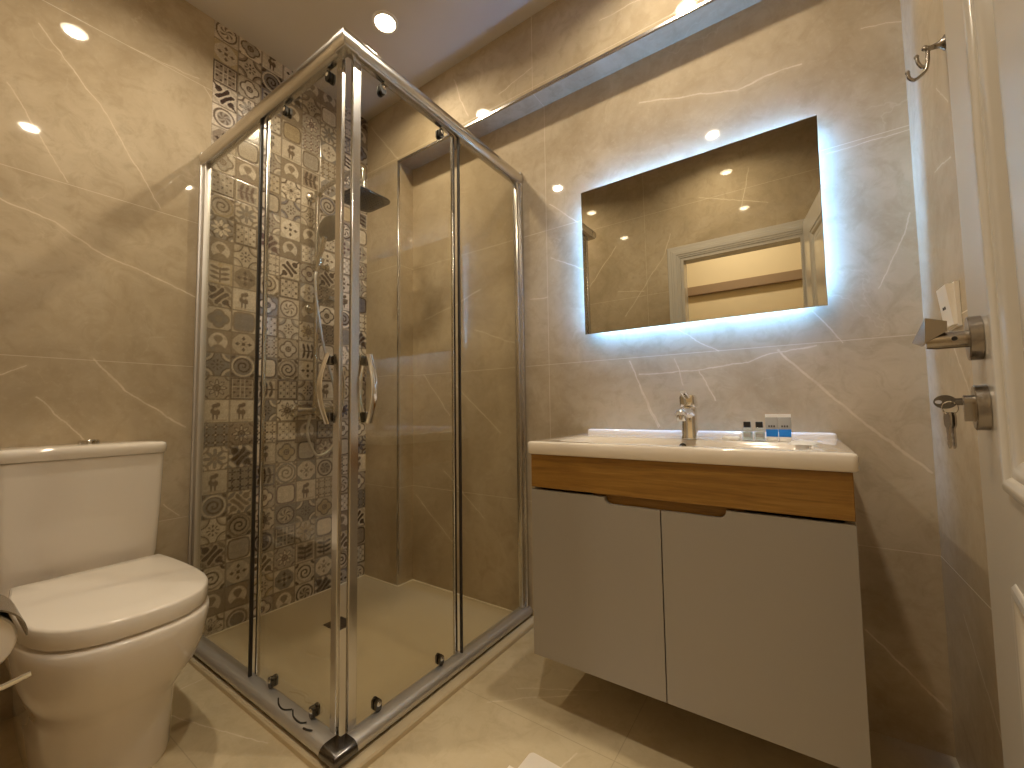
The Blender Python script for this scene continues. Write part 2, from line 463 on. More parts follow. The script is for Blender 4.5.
# mosaic part of the left wall: hand-painted pattern tiles, one colour sample every 3.5 mm
TP = 0.0975
PAL = {k: np.array(lin(*v)[:3]) for k, v in dict(
    cream=(214, 200, 176), bone=(192, 178, 154), taupe=(148, 132, 112), grey=(140, 134, 128), dark=(88, 74, 64), brown=(118, 101, 85),
    ochre=(178, 158, 118), plum=(116, 94, 92), blue=(112, 110, 122), stone=(170, 160, 144)).items()}
def sstep(a, b, x):
    t = np.clip((x-a)/(b-a), 0, 1); return t*t*(3-2*t)
def band(x, c, w, s=0.05): return 1-sstep(w, w+s, np.abs(x-c))
def motif(k, u, v, c, rng):
    """u,v in -1..1; returns rgb"""
    r = np.hypot(u, v); th = np.arctan2(v, u)
    cr = np.hypot(np.abs(u)-1, np.abs(v)-1)
    man = np.abs(u)+np.abs(v); mx = np.maximum(np.abs(u), np.abs(v))
    bgc, ink, acc = c
    img = np.ones(u.shape+(3,))*bgc
    def lay(mask, col):
        nonlocal img
        mask = np.clip(mask, 0, 1)[..., None]; img = img*(1-mask)+col*mask
    disc = lambda x, y, q, s=0.06: 1-sstep(q, q+s, np.hypot(u-x, v-y))
    if k == 0:      # disc in a ring
        lay(1-sstep(.80, .86, r), acc); lay(band(r, .80, .05), ink); lay(band(r, .62, .03), bgc)
        lay((1-sstep(.5, .56, r))*(0.5+0.5*np.sin(th*6+r*9)), ink)
    elif k == 1:    # eight petals
        pet = np.abs(np.cos(4*th))*0.62
        lay((1-sstep(-.03, .05, r-.18-pet))*sstep(.16, .22, r), acc); lay(band(r-.2-pet, 0, .03), ink); lay(disc(0, 0, .16), ink); lay(band(cr, .55, .05), ink); lay(1-sstep(.25, .3, cr), acc)
    elif k == 2:    # corner arcs and dotted rosette
        lay(band(cr, .62, .10), acc); lay(band(cr, .74, .02), ink)
        pet = sstep(.3, .7, np.cos(8*th)); lay(pet*band(r, .34, .10), ink); lay(disc(0, 0, .08), ink)
    elif k == 3:    # octagon with four diamonds
        octo = np.maximum(mx, man*.72); lay(sstep(.86, .92, octo), acc)
        for x, y in ((.5, 0), (-.5, 0), (0, .5), (0, -.5)):
            lay(1-sstep(.20, .26, np.abs(u-x)*(1.0 if x else 1.5)+np.abs(v-y)*(1.5 if x else 1.0)), ink)
        lay(band(np.abs(u)-np.abs(v), 0, .04)*(1-sstep(.3, .4, r)), acc); lay(disc(0, 0, .13), ink)
    elif k == 4:    # standing animal outline on pale ground
        body = np.maximum.reduce([disc(-.12, .0, .28), disc(.06, -.1, .22), disc(-.1, .42, .2), disc(.12, .56, .16)])
        legs = ((np.abs(u+.22) < .07) | (np.abs(u-.08) < .07)) & (v < 0) & (v > -.72)
        lay(body, ink); lay(legs.astype(float), ink); lay(band(v, -.78, .06)*(np.abs(u) < .8), acc); lay(disc(-.05, .2, .1), acc)
    elif k == 5:    # head and shoulders in an oval
        e = np.hypot(u*1.1, v); lay(sstep(.84, .9, e), acc); lay(band(e, .84, .04), ink)
        lay(disc(0, .22, .26), acc*0.85); lay(band(np.hypot(u, v-.24), .28, .05)*(v > .2), ink)
        lay((1-sstep(.55, .62, np.hypot(u, (v+.85)*.95)))*(e < .82), ink); lay(disc(0, -.05, .12), acc)
    elif k == 6:    # damask scrolls
        q = np.sin(5.2*u+2.2*np.sin(3*v))*np.sin(5.2*v+2.2*np.sin(3*u))
        lay(sstep(.10, .25, q), ink); lay(sstep(-.3, -.45, q), acc)
    elif k == 7:    # diamond lattice
        q = np.abs(((u+v)*1.5) % 1-.5)+np.abs(((u-v)*1.5) % 1-.5)
        lay(1-sstep(.2, .28, q), ink); lay(band(q, .5, .04), acc); lay(band(mx, .9, .03), ink)
    elif k == 8:    # wavy star
        q = r-.55-.18*np.cos(8*th); lay(1-sstep(-.02, .05, q), acc); lay(band(q, 0, .04), ink); lay(band(r, .25, .05), ink); lay(disc(0, 0, .12), ink); lay(band(cr, .35, .04), ink)
    elif k == 9:    # plain rounded plaque
        rr = (np.abs(u)**5+np.abs(v)**5)**.2; lay(1-sstep(.78, .84, rr), acc); lay(band(rr, .84, .04), ink)
    elif k == 10:   # leaf spray
        for s in (-1, 1):
            for y in (-.55, -.1, .35):
                a = (u-s*.38)*s; b2 = (v-y-.25*np.abs(u)); lay(1-sstep(.17, .24, np.hypot(a*.55, b2*1.5)), ink)
        lay(band(u, 0, .05), ink); lay(band(mx, .88, .04), acc); lay(disc(0, .7, .16), acc)
    elif k == 11:   # quatrefoil
        q = np.minimum.reduce([np.hypot(u-.38, v), np.hypot(u+.38, v), np.hypot(u, v-.38), np.hypot(u, v+.38)])
        lay(1-sstep(.38, .43, q), acc); lay(band(q, .41, .04), ink); lay(band(r, .22, .04), ink); lay(1-sstep(.22, .28, cr), ink); lay(disc(0, 0, .09), ink)
    elif k == 12:   # small florets in a 3 x 3 grid
        a = ((u*1.5+1.5) % 1-.5)*2; b2 = ((v*1.5+1.5) % 1-.5)*2; q = np.hypot(a, b2); t2 = np.arctan2(b2, a)
        lay(1-sstep(.05, .15, q-.45-.3*np.cos(4*t2)), ink); lay(1-sstep(.18, .26, q), acc)
    else:           # curl on a vine
        q = (r*2.6-th/(2*np.pi)) % 1; lay(band(q, .5, .14, .08)*(r < .8), ink); lay(band(r, .86, .05), acc); lay(sstep(.95, 1.0, r)*band(cr, .3, .1), ink)
    return img

def build_left_wall():
    y0, y1, z0, z1 = -0.775, 0.0, 0.0, ZC
    step = TP/28
    ny = int(round((y1-y0)/step)); nz = int(round((z1-z0)/step))
    ys = np.linspace(y0, y1, ny+1); zs = np.linspace(z0, z1, nz+1)
    Y, Z = np.meshgrid(ys, zs, indexing='ij')
    ti = np.floor((Y-(-0.777))/TP).astype(int); tj = np.floor((Z-(1.451-15*TP))/TP).astype(int)
    fu = ((Y+0.777)/TP-ti)*2-1; fv = ((Z-(1.451-15*TP))/TP-tj)*2-1
    col = np.zeros(Y.shape+(3,))
    rng = random.Random(11)
    DECK = [0, 1, 2, 3, 5, 6, 7, 8, 9, 10, 11, 12, 13]*2+[4, 5]
    grain = np.random.RandomState(3)
    combos = [('cream', 'brown', 'stone'), ('bone', 'dark', 'taupe'), ('taupe', 'dark', 'bone'), ('cream', 'taupe', 'grey'), ('bone', 'brown', 'cream'),
              ('stone', 'plum', 'cream'), ('bone', 'brown', 'ochre'), ('grey', 'dark', 'cream'), ('cream', 'dark', 'bone'), ('stone', 'dark', 'blue')]
    for i in np.unique(ti):
        last = -1
        for j in np.unique(tj):
            mk = (ti == i) & (tj == j)
            if not mk.any(): continue
            k = rng.choice(DECK)
            while k == last: k = rng.choice(DECK)
            last = k
            cs = [PAL[c] for c in rng.choice(combos)]
            if k in (4, 5): cs = [PAL['cream'], PAL['taupe'] if k == 5 else PAL['brown'], PAL['taupe'] if k == 5 else PAL['bone']]
            rot = rng.randrange(4) if k not in (4, 5) else 0
            u, v = fu[mk], fv[mk]
            for _ in range(rot): u, v = -v, u
            img = motif(k, u, v, cs, rng)
            edge = np.maximum(np.abs(fu[mk]), np.abs(fv[mk]))
            e = sstep(.93, .985, edge)[..., None]
            fine = 0.5+0.5*np.sin(17*u+3*np.sin(9*v))*np.sin(17*v+3*np.sin(9*u))
            img = img*(0.84+0.26*fine[..., None])*grain.uniform(.88, 1.1, fine.shape)[..., None]
            img = img*(1-e)+PAL['taupe']*0.8*e
            img = img*rng.uniform(.85, 1.1)
            g_ = img.mean(-1, keepdims=True); img = g_+(img-g_)*0.72
            col[mk] = np.clip(0.27+(img-0.27)*1.18, 0.02, 0.9)*np.array((1.0, 1.0, 1.03))
    NY, NZ = ny+1, nz+1
    verts = np.zeros((NY*NZ, 3)); verts[:, 0] = 0.0; verts[:, 1] = Y.ravel(); verts[:, 2] = Z.ravel()
    # pillowed tile edges
    edge = np.maximum(np.abs(fu), np.abs(fv)); verts[:, 0] -= (sstep(.90, 1.0, edge)*0.0012).ravel()
    a = np.arange(NY*NZ).reshape(NY, NZ)
    quads = np.stack([a[:-1, :-1], a[1:, :-1], a[1:, 1:], a[:-1, 1:]], -1).reshape(-1, 4)
    nq = len(quads)
    # the plain tiled wall body around it: a box behind and the beige tiling to the left
    bx = [(-.15, YB-.10), (0.0, YB-.10), (0.0, y0), (-.003, y0), (-.003, .2), (-.15, .2)]
    base = len(verts)
    ev = [(x, y, 0.0) for x, y in bx]+[(x, y, ZC) for x, y in bx]
    n = len(bx)
    faces = [tuple(q) for q in quads.tolist()]
    faces += [(base+i, base+(i+1) % n, base+n+(i+1) % n, base+n+i) for i in range(n)]
    faces += [tuple(base+i for i in range(n))[::-1], tuple(base+n+i for i in range(n))]
    me = bpy.data.meshes.new('wall_left')
    me.from_pydata([tuple(v) for v in verts.tolist()]+ev, [], faces)
    at = me.color_attributes.new('tile_paint', 'FLOAT_COLOR', 'POINT')
    full = np.ones((len(me.vertices), 4)); full[:NY*NZ, :3] = col.reshape(-1, 3)
    at.data.foreach_set('color', full.ravel())
    t = NT('patterned_mosaic_tile')
    an = t.new('ShaderNodeAttribute', attribute_name='tile_paint')
    tc = t.new('ShaderNodeTexCoord'); nz_ = t.noise(tc.outputs['Object'], 55, 5, 0.65)
    worn = t.mix(t.math('MULTIPLY', t.smooth(nz_.outputs['Fac'], 0.45, 0.8), 0.35), an.outputs['Color'], lin(150, 138, 120))
    t.P(Base_Color=worn, Roughness=0.16)
    me.materials.append(M_LEFT); me.materials.append(t.m)
    mi = np.zeros(len(me.polygons), dtype=np.int32); mi[:nq] = 1
    me.polygons.foreach_set('material_index', mi)
    me.update()
    o = bpy.data.objects.new('wall_left', me); COL.objects.link(o); o['kind'] = 'structure'
    return o
build_left_wall()

# chrome edging around the recess
bm = B()
box(bm, XREC-0.009, XR_, -0.0035, 0.006, ZS-0.002, ZS+0.009, 0.001, 1)
box(bm, XREC-0.009, XREC+0.001, -0.0035, 0.006, 0.012, ZS+0.009, 0.001, 1)
struct('trim_1', bm, M_ALU)

# door lining and stepped casing on the room side
bm = B()
cp = [(0.0, -0.001), (0.0, 0.006), (0.010, 0.007), (0.012, 0.009), (0.024, 0.010), (0.026, 0.012), (0.046, 0.012), (0.048, 0.010), (0.060, 0.0095), (0.062, 0.0075), (0.084, 0.0065), (0.086, 0.004), (0.086, -0.001)]
loft(bm, [[(x+sx*o, YB+t, z+(o if z > 1 else 0)) for o, t in cp] for x, z, sx in ((OX0, 0.0, -1), (OX0, OZ, -1), (OX1, OZ, 1), (OX1, 0.0, 1))])
box(bm, OX0+0.0005, OX0+0.02, YB-0.10, YB+0.003, 0, OZ-0.02); box(bm, OX1-0.02, OX1-0.0005, YB-0.10, YB+0.003, 0, OZ-0.02); box(bm, OX0+0.0005, OX1-0.0005, YB-0.10, YB+0.003, OZ-0.02, OZ-0.0005)
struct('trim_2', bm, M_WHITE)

# hallway beyond the door opening (seen in the mirror)
bm = B(); box(bm, 0.3, 3.2, -2.9, -2.75, 0, 2.75); box(bm, 0.2, 0.3, -2.9, YB-0.10, 0, 2.75); box(bm, 3.1, 3.2, -2.9, YB-0.10, 0, 2.75)
box(bm, 2.44, 3.2, YB-0.10, YB, 0, 2.75); box(bm, 0.3, 3.1, YB-0.104, YB-0.1005, OZ+0.09, 2.75)
struct('wall_hallway', bm, M_HALL)
bm = B(); box(bm, 0.2, 3.2, -2.9, YB-0.10, 2.75, 2.85)
struct('ceiling_hallway', bm, M_CEIL)
bm = B(); box(bm, 0.3, 3.1, -2.75, -2.70, 1.90, 1.985, 0.004, 1)
struct('trim_3', bm, M_HALLB)

# ------------------------------------------------------------------ ceiling lights
def lamp_thing(loc, label):
    t = thing('ceiling_light', label, 'ceiling light', loc, 0, 'round ceiling downlights')
    x, y, z = loc
    bm = B(); lathe(bm, [(0.043, 0.0), (0.043, -0.006), (0.046, -0.0075), (0.054, -0.004), (0.056, 0.0)], loc, (0, 0, 1), 32)
    obj('trim_ring', bm, M_TRIMW, t)
    bm = B(); lathe(bm, [(0.0425, 0.0), (0.0425, -0.004), (0.001, -0.005)], loc, (0, 0, 1), 32)
    obj('lamp_diffuser', bm, M_DIFF, t)
    return t
l0 = lamp_thing((LAMPS[0][0], LAMPS[0][1], ZC), 'round recessed ceiling light glowing above the shower enclosure')
names = [None, 'round recessed ceiling light above the washbasin, mirrored in the tile over the chrome edging',
         'round recessed ceiling light over the floor between toilet and doorway', 'round recessed ceiling light nearest the open door']
for i, (x, y) in enumerate(LAMPS):
    if i: dup(l0, (x, y, ZC), names[i])
    ld = bpy.data.lights.new('downlight', 'AREA'); ld.shape = 'DISK'; ld.size = 0.06; ld.energy = LAMP_W; ld.color = LAMP_C
    ld.spread = R(152)
    lo = bpy.data.objects.new('downlight', ld); COL.objects.link(lo); lo.location = (x, y, ZC-0.012)
hl = bpy.data.lights.new('hall_fill', 'AREA'); hl.shape = 'DISK'; hl.size = 0.12; hl.energy = 20; hl.color = LAMP_C  # unseen fill light added in the hallway to brighten the room frontally
ho = bpy.data.objects.new('hall_fill', hl); COL.objects.link(ho); ho.location = (1.6, -2.1, 2.73)

# ------------------------------------------------------------------ shower tray
tr = thing('shower_tray', 'low cream shower tray on the floor inside the glass enclosure', 'shower tray', (0.5, -0.4, 0))
bm = B()
poly = [(0.001, -0.83), (1.04, -0.83), (1.04, 0.0965), (XREC+0.001, 0.0965), (XREC+0.001, -0.001), (0.001, -0.001)]
prism(bm, poly, 'z', 0.0, 0.012)
# raised rounded kerb along the two open sides
prof = [(-0.838, 0.0), (-0.838, 0.014), (-0.834, 0.0185), (-0.826, 0.0196), (-0.77, 0.0196), (-0.762, 0.012), (-0.762, 0.0)]
loft(bm, [[(0.0005, a, z) for a, z in prof], [(1.048-(a+0.838), a, z) for a, z in prof], [(1.048-(a+0.838), 0.0972, z) for a, z in prof]])
tray = obj('tray_body', bm, M_TRAY, tr)
bm = B()
tube(bm, [(XREC+0.004, 0.093, 0.0135), (0.98, 0.093, 0.0135)], 0.004, 8)
tube(bm, [(XREC+0.004, -0.004, 0.0135), (XREC+0.004, 0.093, 0.0135)], 0.004, 8)
tube(bm, [(0.004, -0.004, 0.0135), (XREC, -0.004, 0.0135)], 0.003, 8)
tube(bm, [(0.004, -0.76, 0.0135), (0.004, -0.004, 0.0135)], 0.003, 8)
obj('sealant', bm, M_SEALANT, tr)
bm = B()
box(bm, 0.31, 0.41, -0.432, -0.345, 0.0122, 0.0145, 0.002, 1)
for k in range(6): box(bm, 0.322, 0.398, -0.424+k*0.0135, -0.418+k*0.0135, 0.0146, 0.0152)
obj('drain_grate', bm, M_STEEL, tr)

# ------------------------------------------------------------------ shower enclosure
en = thing('shower_enclosure', 'corner shower enclosure of clear sliding glass in satin chrome frame', 'shower enclosure', (0.984, -0.795, 0))
YG, XG = -0.795, 0.984
ZT0, ZT1 = 1.928, 1.980
def rail_prof(z0, z1, d_in, d_out, n=8):
    """outer side bulges; coordinates (offset outward, z)"""
    zc, hz = (z0+z1)/2, (z1-z0)/2
    p = [(-d_in, z0+0.004), (-d_in, z1-0.003), (-d_in+0.004, z1)]
    for k in range(n+1):
        a = R(78-156*k/n); p.append((d_out*(0.35+0.65*math.cos(a)), zc+hz*math.sin(a)*1.0))
    p.append((-d_in+0.004, z0))
    return p
pt = rail_prof(ZT0, ZT1, 0.018, 0.024)
bm = B(); loft(bm, [[(0.014, YG-o, z) for o, z in pt], [(XG+o-0.0, YG-o, z) for o, z in pt]])
obj('top_rail', bm, M_ALU, en)
bm = B(); loft(bm, [[(XG+o, YG-o, z) for o, z in pt], [(XG+o, D_, z) for o, z in pt]])
obj('top_rail', bm, M_ALU, en)
pb = rail_prof(0.020, 0.058, 0.018, 0.036)
bm = B(); loft(bm, [[(0.0, YG-o, z) for o, z in pb], [(XG+o, YG-o, z) for o, z in pb]])
lb = obj('bottom_rail', bm, M_RAIL, en)
bm = B(); loft(bm, [[(XG+o, YG-o, z) for o, z in pb], [(XG+o, D_, z) for o, z in pb]])
obj('bottom_rail', bm, M_RAIL, en)
# torn black seal curling over the left rail
bm = B()
tube(bm, curve([(0.685, YG-0.004, 0.0605), (0.712, YG-0.016, 0.0588), (0.742, YG-0.018, 0.0585), (0.765, YG-0.006, 0.0605)], 5), 0.0022, 6)
tube(bm, curve([(0.770, YG-0.006, 0.0605), (0.795, YG-0.017, 0.0585), (0.830, YG-0.019, 0.0585), (0.848, YG-0.010, 0.0600)], 5), 0.0022, 6)
tube(bm, curve([(0.858, YG-0.024, 0.0575), (0.872, YG-0.022, 0.058), (0.888, YG-0.017, 0.0590)], 5), 0.0026, 6)
obj('torn_seal', bm, M_SEAL, lb)
# corner caps
for nm, prof, ex in (('corner_cap', pt, 0.0015), ('corner_cap', pb, 0.0025)):
    bm = B()
    q = [((o+ex) if o > 0 else o, z) for o, z in prof]
    L_ = 0.030
    loft(bm, [[(XG-L_, YG-o, z) for o, z in q], [(XG+o, YG-o, z) for o, z in q], [(XG+o, YG+L_, z) for o, z in q]])
    obj(nm, bm, M_DARKM if prof is pb else M_ALU, en)
# wall profiles
bm = B(); box(bm, 0.001, 0.014, YG-0.018, YG+0.018, 0.02, 1.985, 0.003); box(bm, 0.016, 0.046, YG-0.012, YG+0.010, 0.02, 1.93, 0.002)
obj('wall_profile', bm, M_RAIL, en)
bm = B(); box(bm, XG-0.018, XG+0.020, D_-0.016, D_-0.0005, 0.02, 1.985, 0.003); box(bm, XG-0.010, XG+0.012, D_-0.040, D_-0.016, 0.02, 1.93, 0.002)
obj('wall_profile', bm, M_ALU, en)
# fixed panes (outer track)
def vstrip(bm, axis, a0, a1, c0, c1, z0, z1, bev=0.0015):
    if axis == 'x': box(bm, a0, a1, YG-c1, YG-c0, z0, z1, bev, 1)
    else: box(bm, XG+c0, XG+c1, a0, a1, z0, z1, bev, 1)
ZG0, ZG1 = 0.052, 1.932
bm = B(); vstrip(bm, 'x', 0.030, 0.500, -0.002, 0.003, ZG0, ZG1, 0)
fp = obj('fixed_pane', bm, M_GLASS, en)
bm = B(); vstrip(bm, 'x', 0.494, 0.501, -0.005, 0.006, ZG0, ZG1); obj('pane_seal', bm, M_SEAL, fp)
bm = B(); vstrip(bm, 'y', -0.325, 0.065, -0.002, 0.003, ZG0, ZG1, 0)
fp2 = obj('fixed_pane', bm, M_GLASS, en)
bm = B(); vstrip(bm, 'y', -0.326, -0.319, -0.005, 0.006, ZG0, ZG1); obj('pane_seal', bm, M_SEAL, fp2)

def capsule(bm, axis, a, z, c0, c1, w=0.010, h=0.017):
    pts = []
    for k in range(13): an = R(180*k/12); pts.append((a+w*math.cos(an), z+h-w+w*math.sin(an)))
    for k in range(13): an = R(180+180*k/12); pts.append((a+w*math.cos(an), z-h+w+w*math.sin(an)))
    if axis == 'x': prism(bm, pts, 'y', YG-c1, YG-c0)
    else: prism(bm, pts, 'x', XG+c0, XG+c1)

def sliding_door(axis, a0, a1, hpos, rollers):
    sgn = 1 if axis == 'x' else -1
    I0, I1 = -0.018, -0.013                       # inner track
    bm = B(); vstrip(bm, axis, a0, a1, I0, I1, ZG0, ZG1, 0)
    g = obj('sliding_door', bm, M_GLASS, en)
    edge_r, edge_c = (a0, a1) if axis == 'x' else (a1, a0)    # rear edge, closing edge
    e0, e1 = sorted((edge_r, edge_r+sgn*0.013)); bm = B(); vstrip(bm, axis, e0, e1, I0-0.003, I1+0.003, ZG0, ZG1)
    obj('edge_profile', bm, M_ALU, g)
    e0, e1 = sorted((edge_c, edge_c-sgn*0.027)); bm = B(); vstrip(bm, axis, e0, e1, I0-0.003, I1+0.004, ZG0-0.004, ZG1)
    obj('closing_profile', bm, M_ALU, g)
    for (a, z) in rollers:
        bm = B(); capsule(bm, axis, a, z, I1+0.0005, I1+0.009, 0.0100, 0.017)
        capsule(bm, axis, a, z, I0-0.008, I0-0.0005, 0.0100, 0.017)
        rl = obj('roller', bm, M_BLACK if z > 1 else M_DARKM, g)
        bm = B()
        o3 = (a, YG-I1-0.009, z+0.005) if axis == 'x' else (XG+I1+0.009, a, z+0.005)
        lathe(bm, [(0.0072, 0.0), (0.0072, 0.001), (0.0055, 0.003), (0.001, 0.004)], o3, (0, -1, 0) if axis == 'x' else (1, 0, 0), 16)
        obj('cap', bm, M_CHROME, rl)
    # bow handle: two mounts, an outer and an inner strap
    zt, zb = 1.052, 0.892
    for z in (zt, zb):
        bm = B(); vstrip(bm, axis, hpos-0.010, hpos+0.010, I0-0.010, I1+0.013, z-0.013, z+0.013, 0.003)
        obj('handle_mount', bm, M_DARKM, g)
    bm = B()
    for side in (1, -1):
        path = []
        for k in range(15):
            t = k/14; z = zt+0.018+(zb-zt-0.036)*t; bow = 0.013+0.024*math.sin(math.pi*t)
            c = I1+bow if side > 0 else I0-bow*0.8
            path.append((hpos, YG-c, z) if axis == 'x' else (XG+c, hpos, z))
        tube(bm, path, 0.0115, 14, flat=(1.0, 0.36), up=(1, 0, 0) if axis == 'x' else (0, 1, 0))
    obj('handle', bm, M_CHROME, g)
    return g
sliding_door('x', 0.503, 0.953, 0.912, [(0.638, 1.905), (0.885, 1.905), (0.614, 0.075), (0.845, 0.075)])
sliding_door('y', -0.764, -0.330, -0.710, [(-0.660, 1.905), (-0.405, 1.905), (-0.668, 0.075), (-0.415, 0.075)])

# ------------------------------------------------------------------ shower column on the mosaic wall
M_SHOWER = metal('shower_chrome', (0.50, 0.48, 0.45, 1), 0.16, 0.05)
sc_ = thing('shower_column', 'chrome shower column with rain head and hand shower on patterned tiles', 'shower', (0.05, -0.335, 0.9))
YS = -0.335
bm = B()
arm = curve([(0.06, YS, 0.93), (0.06, YS, 1.5), (0.06, YS, 1.93), (0.075, YS, 1.985), (0.12, YS, 2.005), (0.25, YS, 2.012), (0.38, YS, 2.012), (0.418, YS, 1.998), (0.430, YS, 1.96), (0.430, YS, 1.885)], 8)
tube(bm, arm, 0.0105, 12)
obj('riser_pipe', bm, M_SHOWER, sc_)
bm = B()
lathe(bm, [(0.012, 0.0), (0.016, 0.008), (0.017, 0.016), (0.013, 0.028)], (0.430, YS, 1.865), (0, 0, 1), 20)
loops = []
for sz, z in ((0.060, 1.866), (0.088, 1.859), (0.092, 1.854), (0.090, 1.849)):
    loops.append([(0.430+x, YS+y, z) for x, y in rrect(-sz, sz, -sz, sz, sz*0.35, 7)])
loft(bm, loops)
sh = obj('shower_head', bm, M_DARKM, sc_)
bm = B()
for i in range(-5, 6):
    for j in range(-5, 6):
        if abs(i)+abs(j) > 8: continue
        lathe(bm, [(0.003, 0.0), (0.002, -0.0035)], (0.430+i*0.0145, YS+j*0.0145, 1.8495), (0, 0, 1), 6)
obj('nozzles', bm, M_BLACK, sh)['kind'] = 'stuff'
# wall brackets
for z in (1.99, 1.42):
    bm = B()
    lathe(bm, [(0.022, 0.0), (0.022, 0.006), (0.009, 0.010), (0.009, 0.05)], (0.0005, YS, z), (1, 0, 0), 18)
    lathe(bm, [(0.015, -0.014), (0.016, 0.014)], (0.06, YS, z), (0, 0, 1), 16)
    obj('wall_bracket', bm, M_SHOWER, sc_)
# soap shelf
bm = B()
box(bm, 0.045, 0.15, YS+0.015, YS+0.115, 1.447, 1.455, 0.003); box(bm, 0.045, 0.15, YS+0.015, YS+0.02, 1.455, 1.468, 0.001, 1); box(bm, 0.145, 0.15, YS+0.015, YS+0.115, 1.455, 1.468, 0.001, 1)
box(bm, 0.05, 0.075, YS-0.012, YS+0.03, 1.440, 1.470, 0.004)
obj('soap_shelf', bm, M_STEEL, sc_)
# slider with holder
bm = B()
lathe(bm, [(0.017, -0.022), (0.019, -0.018), (0.019, 0.018), (0.017, 0.022)], (0.06, YS, 1.63), (0, 0, 1), 18)
lathe(bm, [(0.011, 0.0), (0.011, 0.030), (0.016, 0.034), (0.016, 0.05), (0.008, 0.054)], (0.06, YS+0.01, 1.63), (0, 1, 0), 16)
tube(bm, [(0.06, YS, 1.63), (0.092, YS-0.012, 1.632)], 0.012, 10)
lathe(bm, [(0.019, -0.018), (0.021, 0.018)], (0.100, YS-0.012, 1.635), (0.12, 0.25, 1), 16)
obj('slider', bm, M_SHOWER, sc_)
# hand shower
bm = B()
hb, ht = Vector((0.096, YS-0.022, 1.585)), Vector((0.125, YS+0.000, 1.755))
tube(bm, curve([hb, hb.lerp(ht, .4)+Vector((-.004, 0, 0)), hb.lerp(ht, .8), ht], 6), [0.011, 0.0112, 0.0115, 0.012, 0.0125, 0.013]*3+[0.014], 12)
hs = obj('hand_shower', bm, M_SHOWER, sc_)
bm = B()
ax = Vector((0.86, -0.25, -0.42)).normalized(); c0 = Vector((0.135, YS+0.022, 1.808))
u = Vector((0, 0.34, 0.94)); u = (u-ax*u.dot(ax)).normalized(); v = ax.cross(u)
loops = []
for s, h in ((0.3, -0.016), (0.75, -0.014), (0.97, -0.006), (1.0, 0.0), (0.99, 0.006), (0.9, 0.009), (0.3, 0.010)):
    loops.append([c0+ax*h+u*(0.068*s*math.cos(2*math.pi*k/28))+v*(0.050*s*math.sin(2*math.pi*k/28)) for k in range(28)])
loft(bm, loops)
obj('spray_face', bm, plain('grey_spray_plate', lin(112, 104, 90), 0.35, var=0.05), hs)
# mixer bar
bm = B()
YM = YS+0.02
lathe(bm, [(0.019, -0.115), (0.022, -0.112), (0.022, -0.065), (0.018, -0.062), (0.018, 0.062), (0.022, 0.065), (0.022, 0.112), (0.019, 0.115)], (0.062, YM, 0.912), (0, 1, 0), 20)
lathe(bm, [(0.014, 0), (0.014, 0.03)], (0.060, YS, 0.92), (0, 0, 1), 16)
for s in (-1, 1):
    lathe(bm, [(0.032, 0.0), (0.032, 0.006), (0.018, 0.012), (0.018, 0.05)], (0.0005, YM+s*0.075, 0.912), (1, 0, 0), 20)
mx = obj('mixer_bar', bm, M_SHOWER, sc_)
bm = B()
lathe(bm, [(0.018, 0), (0.021, 0.004), (0.021, 0.03), (0.017, 0.034)], (0.082, YM-0.03, 0.912), (1, 0, -0.1), 18); tube(bm, [(0.108, YM-0.03, 0.908), (0.135, YM-0.06, 0.93)], [0.006, 0.005], 10)
obj('mixer_lever', bm, M_SHOWER, mx)
# hose: from the mixer down in a loop and up to the hand shower
bm = B()
path = curve([(0.066, YM-0.045, 0.892), (0.07, YM-0.06, 0.80), (0.085, YM-0.02, 0.700), (0.10, YM+0.05, 0.735), (0.105, YM+0.085, 0.86), (0.105, YM+0.055, 1.02), (0.10, YS+0.02, 1.22), (0.10, YS-0.018, 1.42), (0.098, YS-0.028, 1.54), (0.096, YS-0.022, 1.588)], 12)
tube(bm, path, 0.0065, 8)
obj('hose', bm, metal('flexible_chrome_hose', (0.60, 0.58, 0.54, 1), 0.36, 0.2, (1, 1, 400)), sc_)

# ------------------------------------------------------------------ toilet
to = thing('toilet', 'white close-coupled toilet with closed lid against the beige wall', 'toilet', (0.36, -1.125, 0))
TY = -1.122
def dshape(xb, xf, hw, hb, z, n=14, sq=2.6, fr=0.52):
    """plan outline: straight back at xb (half width hb), widest hw, rounded front at xf"""
    pts = []
    xm = xb+(xf-xb)*fr
    for k in range(n+1):       # front arc from right side to left side
        a = -math.pi/2+math.pi*k/n
        cx, cy = math.cos(a), math.sin(a)
        pts.append((xm+(xf-xm)*abs(cx)**(2/sq), TY+hw*math.copysign(abs(cy)**(2/sq), cy), z))
    for t in (0.33, 0.66): pts.append((xm+(xb-xm)*t, TY+hw+(hb-hw)*t*t, z))
    pts += [(xb, TY+hb, z), (xb, TY-hb, z)]
    for t in (0.66, 0.33): pts.append((xm+(xb-xm)*t, TY-hw+(hw-hb)*t*t, z))
    return pts
bm = B()
prof = [(0.02, 0.590, 0.128, 0.118, 0.0), (0.02, 0.594, 0.131, 0.121, 0.012), (0.02, 0.600, 0.133, 0.124, 0.10), (0.02, 0.608, 0.135, 0.126, 0.165), (0.02, 0.621, 0.140, 0.130, 0.190), (0.02, 0.646, 0.151, 0.138, 0.220),
        (0.02, 0.684, 0.167, 0.150, 0.265), (0.02, 0.708, 0.177, 0.162, 0.315), (0.02, 0.721, 0.1815, 0.167, 0.362), (0.02, 0.725, 0.183, 0.168, 0.389), (0.022, 0.720, 0.179, 0.166, 0.3955), (0.05, 0.66, 0.13, 0.12, 0.396)]
loft(bm, [dshape(*q, sq=2.8, fr=0.60) for q in prof])
